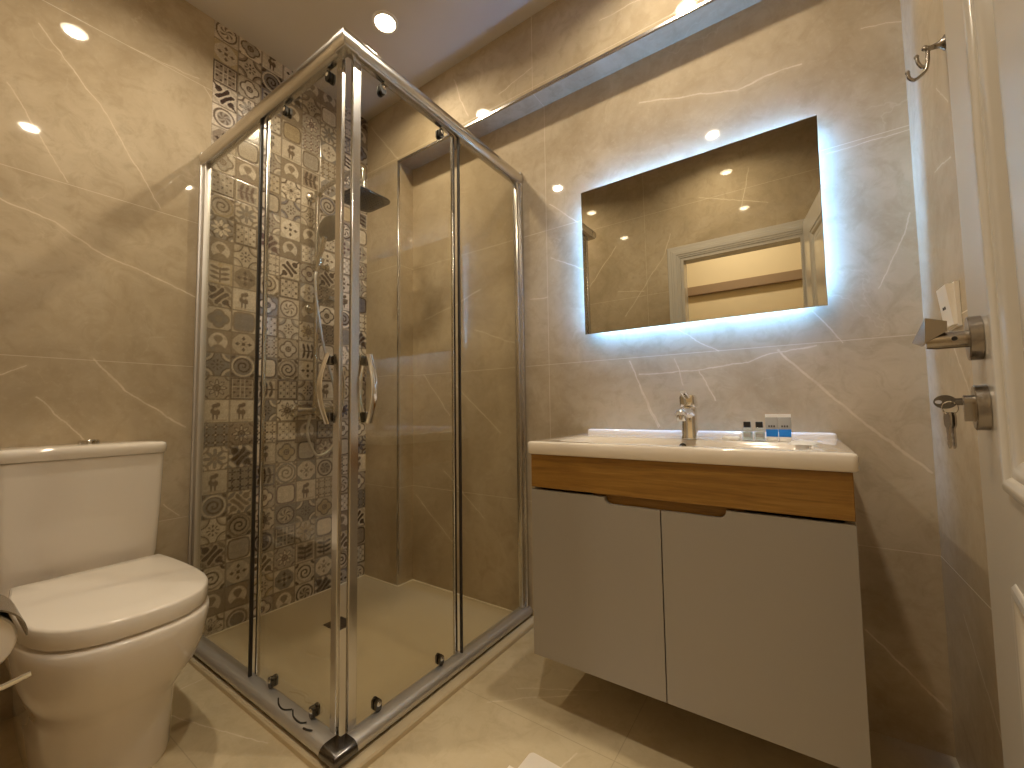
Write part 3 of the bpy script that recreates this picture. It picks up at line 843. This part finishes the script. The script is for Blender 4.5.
obj('bowl', bm, M_CERAMIC, to, ang=60)
bm = B(); loft(bm, [dshape(0.22, 0.700, 0.168, 0.150, 0.3965), dshape(0.22, 0.700, 0.168, 0.150, 0.403)])
obj('seat', bm, M_SEAT, to, ang=60)
bm = B()
lp = [(0.226, 0.714, 0.176, 0.158, 0.402), (0.224, 0.717, 0.178, 0.160, 0.406), (0.224, 0.717, 0.178, 0.160, 0.440), (0.2255, 0.7145, 0.176, 0.1585, 0.4445), (0.230, 0.709, 0.171, 0.155, 0.4462), (0.27, 0.64, 0.11, 0.11, 0.4475)]
loft(bm, [dshape(*q) for q in lp])
obj('lid', bm, M_SEAT, to, ang=60)
for s in (-1, 1):
    bm = B(); lathe(bm, [(0.009, -0.02), (0.011, -0.018), (0.011, 0.018), (0.009, 0.02)], (0.215, TY+s*0.075, 0.412), (0, 1, 0), 14)
    obj('hinge', bm, M_CHROME, to)
TC, TW = -1.132, 0.183
bm = B()
loops = []
for x0, x1, hw, z in ((0.012, 0.168, TW-0.012, 0.402), (0.006, 0.178, TW-0.005, 0.45), (0.004, 0.186, TW, 0.60), (0.004, 0.190, TW+0.004, 0.774)):
    loops.append([(x, y, z) for x, y in rrect(x0, x1, TC-hw, TC+hw, 0.022, 5)])
loft(bm, loops)
obj('tank', bm, M_CERAMIC, to, ang=50)
bm = B()
loops = []
for e, z in ((0.006, 0.7755), (0.0095, 0.779), (0.0105, 0.800), (0.0085, 0.8085), (0.002, 0.8125), (-0.05, 0.8145)):
    loops.append([(x, y, z) for x, y in rrect(0.004-min(e, 0)*1.0, 0.188+e, TC-TW-e, TC+TW+e, 0.028 if e > -0.03 else 0.01, 5)])
loft(bm, loops)
obj('tank_lid', bm, M_CERAMIC, to, ang=50)
bm = B()
lathe(bm, [(0.026, 0.0), (0.026, 0.010), (0.023, 0.0135), (0.0, 0.0145)], (0.10, TC+0.012, 0.8144), (0, 0, 1), 24)
obj('flush_button', bm, M_CHROME, to)

# ------------------------------------------------------------------ paper holder + roll on the door wall
ph = thing('paper_holder', 'chrome toilet paper holder with curved cover flap beside the toilet', 'paper holder', (0.83, YB, 0.53))
RX0, RX1, RY, RZ, RRAD = 0.775, 0.878, -1.388, 0.532, 0.052
bm = B(); box(bm, 0.80, 0.85, YB+0.0005, YB+0.010, RZ-0.01, RZ+0.085, 0.003)
obj('back_plate', bm, M_STEEL, ph)
bm = B()
arc = []
for k in range(15):
    a = R(150-150*k/14); arc.append((RY+0.063*math.cos(a), RZ+0.063*math.sin(a)))
ins = [(RY+0.0605*math.cos(R(150*k/14)), RZ+0.0605*math.sin(R(150*k/14))) for k in range(15)]
prism(bm, arc+ins, 'x', 0.765, 0.887)
box(bm, 0.80, 0.85, YB+0.008, RY-0.045, RZ+0.028, RZ+0.034, 0.001, 1)
obj('cover_flap', bm, M_STEEL, ph)
bm = B()
tube(bm, curve([(0.825, YB+0.01, RZ+0.0), (0.895, YB+0.02, RZ-0.005), (0.905, YB+0.05, RZ-0.03), (0.905, RY-0.01, RZ-0.062), (0.903, RY+0.03, RZ-0.066), (0.902, RY+0.066, RZ-0.060)], 6), 0.0075, 12, flat=(1.0, 0.5))
tube(bm, [(0.905, YB+0.05, RZ-0.03), (0.902, RY, RZ), (0.77, RY, RZ)], 0.006, 10)
obj('holder_arm', bm, M_CHROME, ph)
bm = B()
loops = []
for r, x in ((0.019, RX0), (RRAD-0.003, RX0), (RRAD, RX0+0.003), (RRAD, RX1-0.003), (RRAD-0.003, RX1), (0.019, RX1)):
    loops.append([(x, RY+r*math.cos(2*math.pi*k/36), RZ+r*math.sin(2*math.pi*k/36)) for k in range(36)])
loft(bm, loops+[loops[0]], False, False)
bmesh.ops.remove_doubles(bm, verts=bm.verts, dist=1e-5)
rl = obj('toilet_paper_roll', bm, M_PAPER)
recentre(rl, (0.825, RY, RZ-RRAD)); tag(rl, 'white toilet paper roll hanging under the curved chrome cover', 'toilet paper')

# ------------------------------------------------------------------ vanity
VX0, VX1, VYF = 1.293, 2.093, -0.363
va = thing('vanity_cabinet', 'wall-hung taupe vanity cabinet with oak band under the washbasin', 'vanity cabinet', (1.69, D_, 0.18))
cx0, cx1, cyf = VX0+0.010, VX1-0.010, VYF+0.010
bm = B()
box(bm, cx0, cx0+0.018, cyf+0.020, D_-0.0005, 0.169, 0.666, 0.001, 1); box(bm, cx1-0.018, cx1, cyf+0.020, D_-0.0005, 0.169, 0.666, 0.001, 1)
box(bm, cx0+0.018, cx1-0.018, cyf+0.020, D_-0.0005, 0.169, 0.187); box(bm, cx0+0.018, cx1-0.018, D_-0.012, D_-0.0005, 0.187, 0.666)
obj('carcass', bm, M_TAUPE, va)
bm = B()
box(bm, cx0+0.0005, cx1-0.0005, cyf, cyf+0.019, 0.667, 0.7675, 0.0015, 1)
box(bm, cx0+0.0005, cx0+0.019, cyf+0.019, D_-0.001, 0.667, 0.7675, 0.0015, 1); box(bm, cx1-0.019, cx1-0.0005, cyf+0.019, D_-0.001, 0.667, 0.7675, 0.0015, 1)
obj('oak_band', bm, M_WOOD, va)
bm = B(); box(bm, 1.50, 1.88, cyf+0.021, cyf+0.034, 0.600, 0.668)
obj('grip_backing', bm, M_WOOD, va)
XM = 1.692
def door_panel(s):
    """s=-1 left door, +1 right door; finger cut-out at the top inner corner"""
    zt, zb, zc = 0.6595, 0.168, 0.6405
    xo, xi = (cx0+0.0005, XM-0.0015) if s < 0 else (cx1-0.0005, XM+0.0015)
    xc = XM+s*0.152
    pts = [(xi, zb), (xi, zc)]
    r = 0.019
    for k in range(8):
        pts.append((xc-s*r+s*r*math.sin(R(90*k/7)), zc+r*(1-math.cos(R(90*k/7)))))
    pts += [(xo, zt), (xo, zb)]
    bm = B(); prism(bm, pts, 'y', cyf, cyf+0.018)
    bmesh.ops.remove_doubles(bm, verts=bm.verts, dist=1e-5)
    return obj('door', bm, M_TAUPE, va)
door_panel(-1); door_panel(1)

# washbasin
wb = thing('washbasin', 'white ceramic washbasin top on the vanity cabinet', 'washbasin', (1.69, D_, 0.768))
bm = B()
ZB0, ZB1 = 0.768, 0.8066
Y1 = D_-0.0005
def rr(e, z, r=0.012): return [(x, y, z) for x, y in rrect(VX0+e, VX1-e, VYF+e, Y1-e*0.2, r, 6)]
def bowl(e, z, r): return [(x, y, z) for x, y in rrect(1.372+e, 2.014-e, -0.318+e, -0.118-e*1.0, r, 6)]
loft(bm, [rr(0.003, ZB0), rr(0, ZB0+0.004), rr(0, ZB1-0.006), rr(0.0025, ZB1-0.0015), rr(0.007, ZB1),
          bowl(-0.006, ZB1, 0.05), bowl(0.0, ZB1-0.003, 0.05), bowl(0.008, ZB1-0.02, 0.05), bowl(0.025, ZB1-0.075, 0.05), bowl(0.055, ZB1-0.098, 0.045), bowl(0.085, ZB1-0.102, 0.012)])
ob = obj('basin', bm, M_CERAMIC, wb, ang=50)
bm = B()
loops = []
for e, z in ((0.0, 0.8062), (0.0, 0.818), (0.003, 0.823), (0.009, 0.825)):
    loops.append([(x, y, z) for x, y in rrect(1.310+e, 2.085-e, 0.052+e, Y1, 0.012, 5)])
loft(bm, loops)
obj('back_ledge', bm, M_CERAMIC, wb, ang=60)
bm = B()
lathe(bm, [(0.0105, 0.0), (0.0105, 0.003), (0.0085, 0.0035)], (1.704, -0.1285, ZB1-0.020), (0, -1, 0.35), 20)
obj('overflow_hole', bm, M_BLACK, wb)

# faucet
fa = thing('basin_faucet', 'chrome single-lever faucet standing at the back of the washbasin', 'faucet', (1.695, -0.075, ZB1))
FX, FY = 1.716, -0.082
bm = B()
loops = []
for s, z, dy in ((0.023, ZB1+0.0003, 0), (0.0235, ZB1+0.004, 0), (0.021, ZB1+0.012, 0), (0.0205, ZB1+0.06, 0), (0.021, ZB1+0.096, 0.002)):
    loops.append([(FX+x, FY+dy+y, z) for x, y in rrect(-s, s, -s, s, s*0.55, 5)])
loft(bm, loops)
fb = obj('body', bm, M_CHROME, fa)
bm = B()
tube(bm, curve([(FX, FY, ZB1+0.075), (FX, FY-0.05, ZB1+0.087), (FX, FY-0.10, ZB1+0.084), (FX, FY-0.118, ZB1+0.078)], 6), [0.020]*6+[0.018]*6+[0.016]*6+[0.0145], 16, flat=(0.75, 1.0))
obj('spout', bm, M_CHROME, fa)
bm = B(); lathe(bm, [(0.0125, 0.0), (0.013, 0.004), (0.013, 0.016), (0.011, 0.018), (0.009, 0.018)], (FX, FY-0.108, ZB1+0.060), (0, -0.12, 1), 20)
obj('aerator', bm, M_CHROME, fa)
bm = B()
loops = []
for s, z, dy in ((0.0195, ZB1+0.098, 0.002), (0.0225, ZB1+0.102, 0.0), (0.0225, ZB1+0.128, -0.006), (0.020, ZB1+0.135, -0.008), (0.010, ZB1+0.137, -0.008)):
    loops.append([(FX+x, FY+dy+y, z) for x, y in rrect(-s, s, -s*1.15, s, s*0.35, 5)])
loft(bm, loops)
tube(bm, [(FX, FY-0.015, ZB1+0.125), (FX, FY-0.075, ZB1+0.143)], [0.012, 0.009], 12, flat=(0.5, 1.0))
obj('lever', bm, M_CHROME, fa)

# toiletries
def bottle(x, y, label):
    t = thing('toiletry_bottle', label, 'bottle', (x, y, ZB1), 0, 'small clear bottles on the washbasin')
    bm = B(); loft(bm, [[(x+a, y+b, z) for a, b in rrect(-s, s, -s, s, 0.004, 4)] for s, z in ((0.0125, ZB1), (0.0135, ZB1+0.002), (0.0135, ZB1+0.033), (0.011, ZB1+0.037), (0.007, ZB1+0.039))])
    bt = obj('bottle_body', bm, M_BOTTLE, t)
    bm = B(); loft(bm, [[(x+a, y+b, z) for a, b in rrect(-0.0115, 0.0115, -0.0115, 0.0115, 0.003, 4)] for z in (ZB1+0.004, ZB1+0.026)])
    obj('gel', bm, M_LIQUID, bt)
    bm = B(); box(bm, x-0.009, x+0.009, y-0.0139, y-0.0136, ZB1+0.012, ZB1+0.022)
    obj('print', bm, M_GREYB, bt)
    bm = B(); loft(bm, [[(x+a, y+b, z) for a, b in rrect(-s, s, -s, s, 0.002, 3)] for s, z in ((0.0085, ZB1+0.0385), (0.0088, ZB1+0.0395), (0.0088, ZB1+0.054), (0.008, ZB1+0.055))])
    obj('cap', bm, M_BLACK, t)
    return t
IY = -0.082
b0 = bottle(1.872, IY, 'small clear bottle with square black cap, the one nearer the faucet')
dup(b0, (1.9025, IY-0.006, ZB1), 'small clear bottle with square black cap, beside the blue-banded tubes')

def sachet(x, y, label):
    t = thing('toiletry_tube', label, 'toiletry tube', (x, y, ZB1), 0, 'blue-banded tubes on the washbasin')
    bm = B(); box(bm, x-0.0140, x+0.0140, y-0.010, y+0.010, ZB1, ZB1+0.0135, 0.0025)
    obj('cap', bm, M_BOXW, t)
    bm = B(); loft(bm, [[(x+a, y+b, z) for a, b in rrect(-w_, w_, -d_, d_, 0.0014, 3)] for w_, d_, z in ((0.0135, 0.0095, ZB1+0.0135), (0.0145, 0.0085, ZB1+0.032), (0.0150, 0.005, ZB1+0.056), (0.0152, 0.0022, ZB1+0.068))])
    bt = obj('tube_body', bm, M_GREYB, t)
    bm = B(); loft(bm, [[(x+a, y+b, z) for a, b in rrect(-w_, w_, -d_, d_, 0.0016, 3)] for w_, d_, z in ((0.0138, 0.0098, ZB1+0.0137), (0.01475, 0.0088, ZB1+0.032), (0.0148, 0.0084, ZB1+0.034))])
    obj('blue_band', bm, M_BLUE, bt)
    bm = B()
    for k in range(3): box(bm, x-0.008+k*0.006, x-0.0045+k*0.006, y-0.0090, y-0.0082, ZB1+0.040, ZB1+0.045)
    obj('print', bm, M_INK, bt)
    bm = B(); box(bm, x-0.0152, x+0.0152, y-0.0024, y+0.0024, ZB1+0.060, ZB1+0.076, 0.0008, 1)
    obj('crimp', bm, M_BOXW, bt)
    return t
s0 = sachet(1.9325, IY, 'grey tube with bright blue band, next to the black-capped bottles')
dup(s0, (1.9630, IY, ZB1), 'grey tube with bright blue band, farther from the black-capped bottles')
bm = B()
loft(bm, [[(1.829+a, -0.078+b, z) for a, b in rrect(-sx, sx, -sy, sy, 0.006, 5)] for sx, sy, z in ((0.020, 0.013, ZB1), (0.024, 0.016, ZB1+0.003), (0.024, 0.016, ZB1+0.008), (0.019, 0.012, ZB1+0.012))])
o = obj('wrapped_soap', bm, M_BOXW); recentre(o, (1.829, -0.078, ZB1)); tag(o, 'flat wrapped soap lying between faucet and clear bottles', 'soap')
bm = B()  # crumpled white piece, added in place of a bright reflection in the basin
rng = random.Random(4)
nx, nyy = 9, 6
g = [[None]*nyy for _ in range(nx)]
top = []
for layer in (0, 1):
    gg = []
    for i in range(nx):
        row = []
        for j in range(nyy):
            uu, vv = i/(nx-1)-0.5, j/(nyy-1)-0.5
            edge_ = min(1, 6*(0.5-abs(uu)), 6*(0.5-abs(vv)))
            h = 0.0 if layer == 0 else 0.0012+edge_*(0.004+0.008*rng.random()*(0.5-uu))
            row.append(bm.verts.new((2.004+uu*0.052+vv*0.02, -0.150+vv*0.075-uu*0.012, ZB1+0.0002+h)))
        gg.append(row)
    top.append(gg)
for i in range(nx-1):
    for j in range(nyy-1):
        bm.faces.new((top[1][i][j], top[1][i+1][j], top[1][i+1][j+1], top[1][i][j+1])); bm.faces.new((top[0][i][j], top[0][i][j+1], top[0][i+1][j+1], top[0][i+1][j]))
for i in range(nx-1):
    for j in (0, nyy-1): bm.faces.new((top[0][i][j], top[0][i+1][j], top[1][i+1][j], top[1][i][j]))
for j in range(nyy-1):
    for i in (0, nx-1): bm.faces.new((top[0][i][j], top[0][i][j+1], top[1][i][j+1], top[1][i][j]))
o = obj('reflection_piece', bm, M_BOXW, ang=25); recentre(o, (2.004, -0.150, ZB1)); tag(o, 'crumpled white piece added for a bright reflection on the end of the washbasin', 'reflection piece')

# ------------------------------------------------------------------ mirror
mi_ = thing('wall_mirror', 'frameless rectangular mirror with bluish backlight above the washbasin', 'mirror', (1.695, D_, 1.49))
MX0, MX1, MZ0, MZ1 = 1.307, 2.082, 1.200, 1.780
MYF = D_-0.031
bm = B(); box(bm, MX0, MX1, MYF, MYF+0.005, MZ0, MZ1)
bmesh.ops.rotate(bm, cent=(0, MYF, MZ0), matrix=Matrix.Rotation(R(0.8), 3, 'X'), verts=bm.verts)
obj('mirror_glass', bm, M_MIRROR, mi_)
ins_ = 0.030
bm = B(); prism(bm, [(MYF+0.0052, MZ0+ins_), (MYF+0.0052-0.0075, MZ1-ins_), (D_-0.0005, MZ1-ins_), (D_-0.0005, MZ0+ins_)], 'x', MX0+ins_, MX1-ins_)
obj('backing_frame', bm, M_PLASTIC, mi_)
bm = B()
e = 0.003
ya, yb = MYF+0.0070, MYF+0.0150
box(bm, MX0+ins_+0.01, MX1-ins_-0.01, ya, yb, MZ1-ins_, MZ1-ins_+e); box(bm, MX0+ins_+0.01, MX1-ins_-0.01, ya, yb, MZ0+ins_-e, MZ0+ins_)
box(bm, MX0+ins_-e, MX0+ins_, ya, yb, MZ0+ins_+0.01, MZ1-ins_-0.01); box(bm, MX1-ins_, MX1-ins_+e, ya, yb, MZ0+ins_+0.01, MZ1-ins_-0.01)
obj('led_strip', bm, M_LED, mi_)

# ------------------------------------------------------------------ door leaf (open, at the right)
HX, HY = 2.065, -1.48
DV = Vector((2.19-HX, -0.646-HY, 0)).normalized(); DN = Vector((-DV.y, DV.x, 0))
ROT = math.atan2(DV.y, DV.x)
MD = Matrix.Translation((HX, HY, 0)) @ Matrix.Rotation(ROT, 4, 'Z')
U0_, U1_ = 0.035, 0.826
def door_bm(fn):
    bm = B(); fn(bm); bmesh.ops.transform(bm, matrix=MD, verts=bm.verts); return bm
PU0, PU1 = 0.20, 0.628
PZ = [(0.15, 0.728), (0.826, 1.85)]
def leaf(bm):
    box(bm, U0_+0.001, U1_-0.001, -0.030, -0.012, 0.008, 1.962)
    for a, b in ((-0.012, 0.0), (-0.042, -0.030)):
        box(bm, U0_, PU0, a, b, 0.008, 1.962); box(bm, PU1, U1_, a, b, 0.008, 1.962)
        for z0, z1 in ((0.008, PZ[0][0]), (PZ[0][1], PZ[1][0]), (PZ[1][1], 1.962)): box(bm, PU0, PU1, a, b, z0, z1)
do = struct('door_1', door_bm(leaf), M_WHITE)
do['kind'] = 'structure'
for z0, z1 in PZ:
    def mould(bm):
        prof = [(0.0, 0.0003), (0.003, 0.0035), (0.008, 0.0045), (0.013, 0.0035), (0.017, -0.001), (0.026, -0.0015), (0.033, -0.006), (0.040, -0.012), (0.040, -0.0135), (0.0, -0.0135)]
        loops = []
        for (cx, cz, sx, sz) in ((PU0, z0, 1, 1), (PU1, z0, -1, 1), (PU1, z1, -1, -1), (PU0, z1, 1, -1), (PU0, z0, 1, 1)):
            loops.append([(cx+sx*(o-0.006), h, cz+sz*(o-0.006)) for o, h in prof])
        loft(bm, loops, False, False)
        bmesh.ops.remove_doubles(bm, verts=bm.verts, dist=1e-5)
        loops = []
        for e_, h in ((0.055, -0.0125), (0.060, -0.0105), (0.090, -0.003), (0.10, -0.003)):
            loops.append([(x, h, z) for x, z in ((PU0+e_, z0+e_), (PU1-e_, z0+e_), (PU1-e_, z1-e_), (PU0+e_, z1-e_))])
        loft(bm, loops, False, True)
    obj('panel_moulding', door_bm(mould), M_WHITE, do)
DU, DZ = 0.722, 0.982
def rose(u, z, th, r):
    def f(bm): lathe(bm, [(r, 0.0), (r, th-0.0012), (r-0.0012, th), (0.001, th)], (u, 0.0003, z), (0, 1, 0), 32)
    return f
rs = obj('handle_rosette', door_bm(rose(DU, DZ, 0.011, 0.0255)), M_STEEL, do)
def neck(bm):
    lathe(bm, [(0.0098, 0.010), (0.0098, 0.036), (0.0085, 0.045)], (DU, 0, DZ), (0, 1, 0), 20)
    # faceted lever: a wedge that runs on from the neck towards the free edge
    A, Bq, C_, D2 = (DU-0.010, 0.0450, 1.0105), (DU-0.010, 0.0269, 1.0040), (DU-0.010, 0.0466, 0.9800), (DU-0.010, 0.0272, 0.9925)
    E1, E2, E3 = (DU+0.060, 0.0565, 0.9885), (DU+0.060, 0.040, 0.9885), (DU+0.055, 0.047, 0.982)
    vs = [bm.verts.new(p) for p in (A, Bq, D2, C_, E1, E2, E3)]
    a, b, d, c, e1, e2, e3 = vs
    for q in ((a, b, d, c), (a, c, e1), (a, e1, e2, b), (b, e2, d), (c, e3, e1), (c, d, e3), (d, e2, e3), (e1, e3, e2)): bm.faces.new(q)
    lathe(bm, [(0.0026, 0.0), (0.0026, 0.0004)], (DU-0.0101, 0.022, DZ+0.0005), (-1, 0, 0), 12, mi=1)
obj('handle_lever', door_bm(neck), [M_STEEL, M_BLACK], do, ang=20)
LU, LZ = 0.712, 0.902
obj('lock_rosette', door_bm(rose(LU, LZ, 0.011, 0.0255)), M_STEEL, do)
def cyl(bm):
    pts = []
    for k in range(17): a = R(-40+260*k/16); pts.append((LU+0.0085*math.cos(a), LZ+0.006+0.0085*math.sin(a)))
    pts += [(LU-0.005, LZ-0.012), (LU-0.003, LZ-0.0155), (LU+0.003, LZ-0.0155), (LU+0.005, LZ-0.012)]
    prism(bm, pts, 'y', 0.010, 0.019)
obj('lock_cylinder', door_bm(cyl), M_STEEL, do)

# keys
kt = thing('door_key', 'key turned in the door lock with an oval dark bow', 'key', tuple(MD @ Vector((LU, 0.02, LZ))), ROT)
def kbow(bm):
    pts = []
    zc = LZ+0.007
    lathe(bm, [(0.0042, 0.0), (0.0042, 0.006), (0.0028, 0.0062), (0.0028, 0.009)], (LU, 0.0195, zc), (0, 1, 0), 12)
    out = [(0.0335+0.0098*math.cos(2*math.pi*k/28), zc+0.0080*math.sin(2*math.pi*k/28)) for k in range(28)]
    hol = [(0.0390+0.0030*math.cos(2*math.pi*k/28), zc+0.0022*math.sin(2*math.pi*k/28)) for k in range(28)]
    lo = [[(LU+s*0.0014, a, z) for a, z in ring] for s, ring in ((-1, out), (1, out), (1, hol), (-1, hol))]
    loft(bm, lo+[lo[0]], False, False); bmesh.ops.remove_doubles(bm, verts=bm.verts, dist=1e-6)
obj('bow', door_bm(kbow), M_DARKM, kt)
ring_c = Vector((LU-0.002, 0.0300, LZ+0.000))
k2 = thing('spare_key', 'spare key dangling from the ring below the key in the lock', 'key', tuple(MD @ (ring_c+Vector((0, 0, -0.03)))), ROT)
def kring(bm):
    tube(bm, [ring_c+Vector((0, 0.0065*math.cos(2*math.pi*k/20), 0.0075*math.sin(2*math.pi*k/20))) for k in range(21)], 0.0007, 6)
obj('key_ring', door_bm(kring), M_CHROME, k2)
def spare(bm):
    c = ring_c
    pts = [(-0.004, -0.005), (-0.0055, -0.011), (-0.0050, -0.020), (-0.0022, -0.024), (-0.0022, -0.044), (0.0, -0.047), (0.0012, -0.044), (0.0024, -0.041), (0.0012, -0.038), (0.0024, -0.035), (0.0012, -0.032), (0.0022, -0.028), (0.0020, -0.024), (0.0050, -0.020), (0.0055, -0.011), (0.004, -0.005)]
    def pp(a, z, o): return (c.x+a*0.9, c.y+a*0.45+o, c.z+z)
    for o in (-0.0022, 0.0016):
        loft(bm, [[pp(a, z, o) for a, z in pts], [pp(a, z, o+0.0016) for a, z in pts]])
obj('blade', door_bm(spare), M_STEEL, k2)

# ------------------------------------------------------------------ robe hook on the right wall
hk = thing('robe_hook', 'double-prong nickel robe hook on the tiled right wall', 'hook', (XR_, -0.245, 1.66))
HYc, HZc = -0.246, 1.670
bm = B(); lathe(bm, [(0.015, 0.0), (0.015, 0.002), (0.012, 0.004), (0.008, 0.008), (0.006, 0.014), (0.005, 0.022), (0.006, 0.026), (0.005, 0.030)], (XR_-0.0005, HYc, HZc), (-1, -0.02, -0.06), 20)
obj('base_plate', bm, M_STEEL, hk)
e0 = Vector((XR_-0.027, HYc, HZc-0.004))
bm = B()
lathe(bm, [(0.0, 0.0), (0.005, 0.001), (0.006, 0.005), (0.004, 0.009), (0.001, 0.010)], e0+Vector((-0.001, 0, 0.004)), (-0.6, -0.1, 0.35), 16)
for q in ([(0.028, 0.0, 1.666), (0.0285, 0.001, 1.652), (0.029, 0.002, 1.641), (0.036, 0.002, 1.633), (0.043, 0.002, 1.645), (0.045, 0.002, 1.658)],
          [(0.028, 0.0, 1.666), (0.0285, -0.001, 1.652), (0.029, -0.001, 1.640), (0.034, -0.001, 1.622), (0.050, -0.001, 1.610), (0.059, -0.001, 1.617), (0.061, -0.001, 1.628)]):
    pth = curve([(XR_-o, HYc+dy, z) for o, dy, z in q], 6)
    tube(bm, pth, 0.0034, 10)
    lathe(bm, [(0.001, -0.001), (0.0036, 0.0), (0.0045, 0.003), (0.0036, 0.006), (0.001, 0.007)], pth[-1], (-0.15, 0.05, 1), 14)
obj('prongs', bm, M_STEEL, hk)

# ------------------------------------------------------------------ wall switch
sw = thing('wall_switch', 'white tapered wall switch on the right wall behind the door handle', 'wall switch', (XR_, -0.13, 1.08))
SY0, SY1, SZ0, SZ1 = -0.213, -0.135, 1.070, 1.165
bm = B()
loft(bm, [[(XR_-0.0005, SY0, SZ0), (XR_-0.0005, SY1, SZ0), (XR_-0.0005, SY1, SZ1), (XR_-0.0005, SY0, SZ1)],
          [(XR_-0.007, SY0, SZ0), (XR_-0.007, SY1, SZ0), (XR_-0.008, SY1, SZ1), (XR_-0.008, SY0, SZ1)]])
obj('switch_plate', bm, M_PLASTIC, sw)
bm = B()
loft(bm, [[(XR_-0.0072, SY0+0.003, SZ0+0.004), (XR_-0.0072, SY1-0.004, SZ0+0.004), (XR_-0.0082, SY1-0.004, SZ1-0.003), (XR_-0.0082, SY0+0.003, SZ1-0.003)],
          [(XR_-0.012, SY0+0.004, SZ0+0.004), (XR_-0.012, SY1-0.006, SZ0+0.004), (XR_-0.021, SY1-0.006, SZ1-0.003), (XR_-0.021, SY0+0.004, SZ1-0.003)]])
rk = obj('rocker', bm, M_PLASTIC, sw)
bm = B()
for dy in (-0.006, 0.006): box(bm, XR_-0.0177, XR_-0.0160, -0.172+dy-0.0022, -0.172+dy+0.0022, 1.112, 1.118)
obj('print', bm, M_INK, rk)

# ------------------------------------------------------------------ folded towel on the floor
ft = thing('folded_bath_mat', 'folded white bath mat on the floor tiles in front of the shower', 'bath mat', (1.5, -0.65, 0))
ang = math.atan2(-0.065, -0.012)
bm = B()
MM = Matrix.Translation((1.376, -0.494, 0)) @ Matrix.Rotation(R(-1.0), 4, 'Z')
for k, (z0, z1, e_) in enumerate(((0.0005, 0.008, 0.0), (0.0078, 0.016, 0.003))):
    loops = [[(x, y, z) for x, y in rrect(e_+q, 0.36-e_-q, -0.26+e_+q, -e_-q, 0.012, 4)] for q, z in ((0.002, z0), (0, z0+0.002), (0, z1-0.003), (0.003, z1))]
    loft(bm, loops)
bmesh.ops.transform(bm, matrix=MM, verts=bm.verts)
obj('mat_cloth', bm, M_CLOTH, ft)
bm = B(); box(bm, 1.350, 1.372, -0.572, -0.556, 0.004, 0.0055, 0.0005, 1)
obj('care_tag', bm, M_CLOTH, ft)
